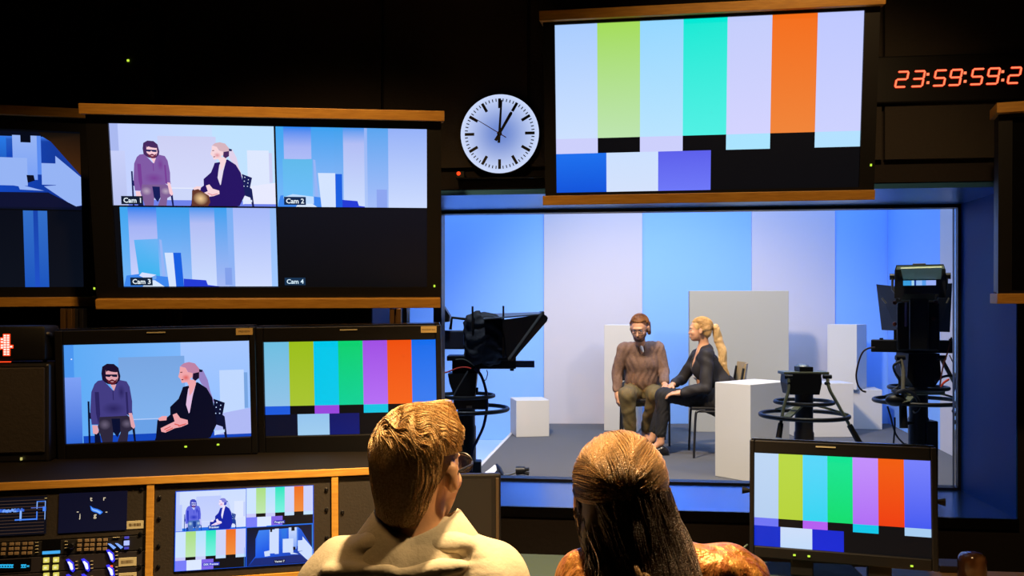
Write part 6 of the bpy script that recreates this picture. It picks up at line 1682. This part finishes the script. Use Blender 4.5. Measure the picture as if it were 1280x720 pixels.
    # twisted locks drawn back from both temples
    for cp, rr in (((P(-.076, .01, .005), P(-.078, -.025, -.035), P(-.055, -.075, -.062), P(-.01, -.108, -.070)), .0085),
                   ((P(.078, .02, .045), P(.084, -.02, .012), P(.058, -.075, -.018), P(.015, -.113, -.040)), .010),
                   ((P(.0, -.118, -.045), P(.012, -.13, -.10), (.243, 1.438, 1.03), (.254, 1.425, .96)), .008)):
        path = [np.array(q) for q in catmull([Vector(q) for q in cp], 14)]; KK = len(path); path = np.array(path)
        T_ = np.gradient(path, axis=0); T_ /= np.linalg.norm(T_, axis=1, keepdims=True)
        A = np.cross(T_, (0, 0.2, 1)); A /= np.linalg.norm(A, axis=1, keepdims=True); B = np.cross(T_, A)
        n = 500; which = rng.integers(0, 2, n); al = rng.uniform(0, 6.28, n); rho = rr * .62 * np.sqrt(rng.uniform(.2, 1, n))
        th = np.linspace(0, 6.28 * 3.2, KK)
        cx_ = rr * .62 * np.cos(th[None] + which[:, None] * math.pi) + rho[:, None] * np.cos(al[:, None] + th[None]); cy_ = rr * .62 * np.sin(th[None] + which[:, None] * math.pi) + rho[:, None] * np.sin(al[:, None] + th[None])
        Q = path[None] + A[None] * cx_[:, :, None] + B[None] * cy_[:, :, None]
        st = strands('twisted_lock', Q, .0008, hm, root, False); st.parent = hb
    eyes(P, R, root, .95)
    return root
dw_ = desk_woman(); rebase(dw_)
office_chair('black office chair under the person with long brown hair', .27, 1.48)

# ================================================================== LIGHTS
def light(kind, name, loc, target, energy, col, size=.3, sy=None, spot=None, blend=.5, spread=None):
    l = bpy.data.lights.new(name, kind); l.energy = energy; l.color = col
    if kind == 'AREA':
        l.size = size
        if sy: l.shape = 'RECTANGLE'; l.size_y = sy
        if spread: l.spread = rad(spread)
    else: l.shadow_soft_size = size
    if spot: l.spot_size = rad(spot); l.spot_blend = blend
    o = bpy.data.objects.new(name, l); C.objects.link(o); o.location = loc
    o.rotation_euler = (Vector(target) - Vector(loc)).to_track_quat('-Z', 'Y').to_euler(); return o
# control room: one warm downlight between the two, a dim warm one over the counter
light('SPOT', 'desk_downlight', (.03, 1.98, 2.50), (.03, 1.64, .3), 370, (1, .68, .34), .04, spot=95, blend=.6)
light('SPOT', 'added_ear_fill', (.55, 1.85, 2.38), (-.1, 1.68, 1.15), 110, (1, .68, .34), .04, spot=50, blend=.6)  # unseen warm spot added to brighten the man's ear and cheek
light('SPOT', 'counter_downlight', (-.5, 1.55, 3.1), (-.75, 2.7, 1.2), 120, (1, .58, .22), .06, spot=80, blend=.8)
light('SPOT', 'window_downlight', (.9, 1.7, 3.1), (.9, 3.0, 1.6), 60, (1, .60, .25), .06, spot=75, blend=.8)
# studio
light('SPOT', 'studio_key', (-.4, 4.9, 4.9), (1.5, 8.7, .5), 2100, (1, .76, .52), .25, spot=62, blend=.7)
light('SPOT', 'studio_key_two', (3.6, 5.0, 4.9), (1.8, 8.6, .5), 420, (1, .78, .55), .25, spot=60, blend=.7)
light('SPOT', 'added_rear_camera_fill', (1.6, 4.35, 4.6), (2.1, 5.1, 1.3), 520, (1, .85, .62), .1, spot=50, blend=.8)  # unseen spot added to lift the dark camera seen from behind
light('SPOT', 'added_side_camera_fill', (-.5, 4.35, 4.6), (-.15, 5.05, 1.4), 380, (.75, .85, 1), .1, spot=40, blend=.8)  # bluish spot added out of view to lighten the side-on camera
light('AREA', 'backdrop_wash', (1.2, 9.2, 5.05), (1.2, 10.3, 2.6), 210, (.28, .49, 1), 6.5, .5)
light('AREA', 'floor_wash', (1.4, 6.6, 5.1), (1.4, 10.3, .9), 300, (.55, .70, 1), 5, 1.5)
w = bpy.data.worlds.new('World'); bpy.context.scene.world = w; w.use_nodes = True
w.node_tree.nodes['Background'].inputs['Color'].default_value = (0, 0, 0, 1)

# ================================================================== CAMERA
cd = bpy.data.cameras.new('Camera'); cam_o = bpy.data.objects.new('Camera', cd); C.objects.link(cam_o)
cam_o.location = (0, 0, CZ); cam_o.rotation_euler = (math.pi / 2, 0, 0)
cd.sensor_width = 36; cd.lens = 36 * F / 1280; cd.shift_y = (HY - 360) / 1280; cd.clip_start = .05
sc_ = bpy.context.scene; sc_.camera = cam_o
sc_.view_settings.view_transform = 'Standard'; sc_.view_settings.look = 'None'; sc_.view_settings.gamma = 1; sc_.view_settings.exposure = 0
sc_.view_settings.use_curve_mapping = False
try:
    sc_.cycles.use_denoising = True; sc_.cycles.max_bounces = 8; sc_.cycles.transparent_max_bounces = 12
except Exception: pass
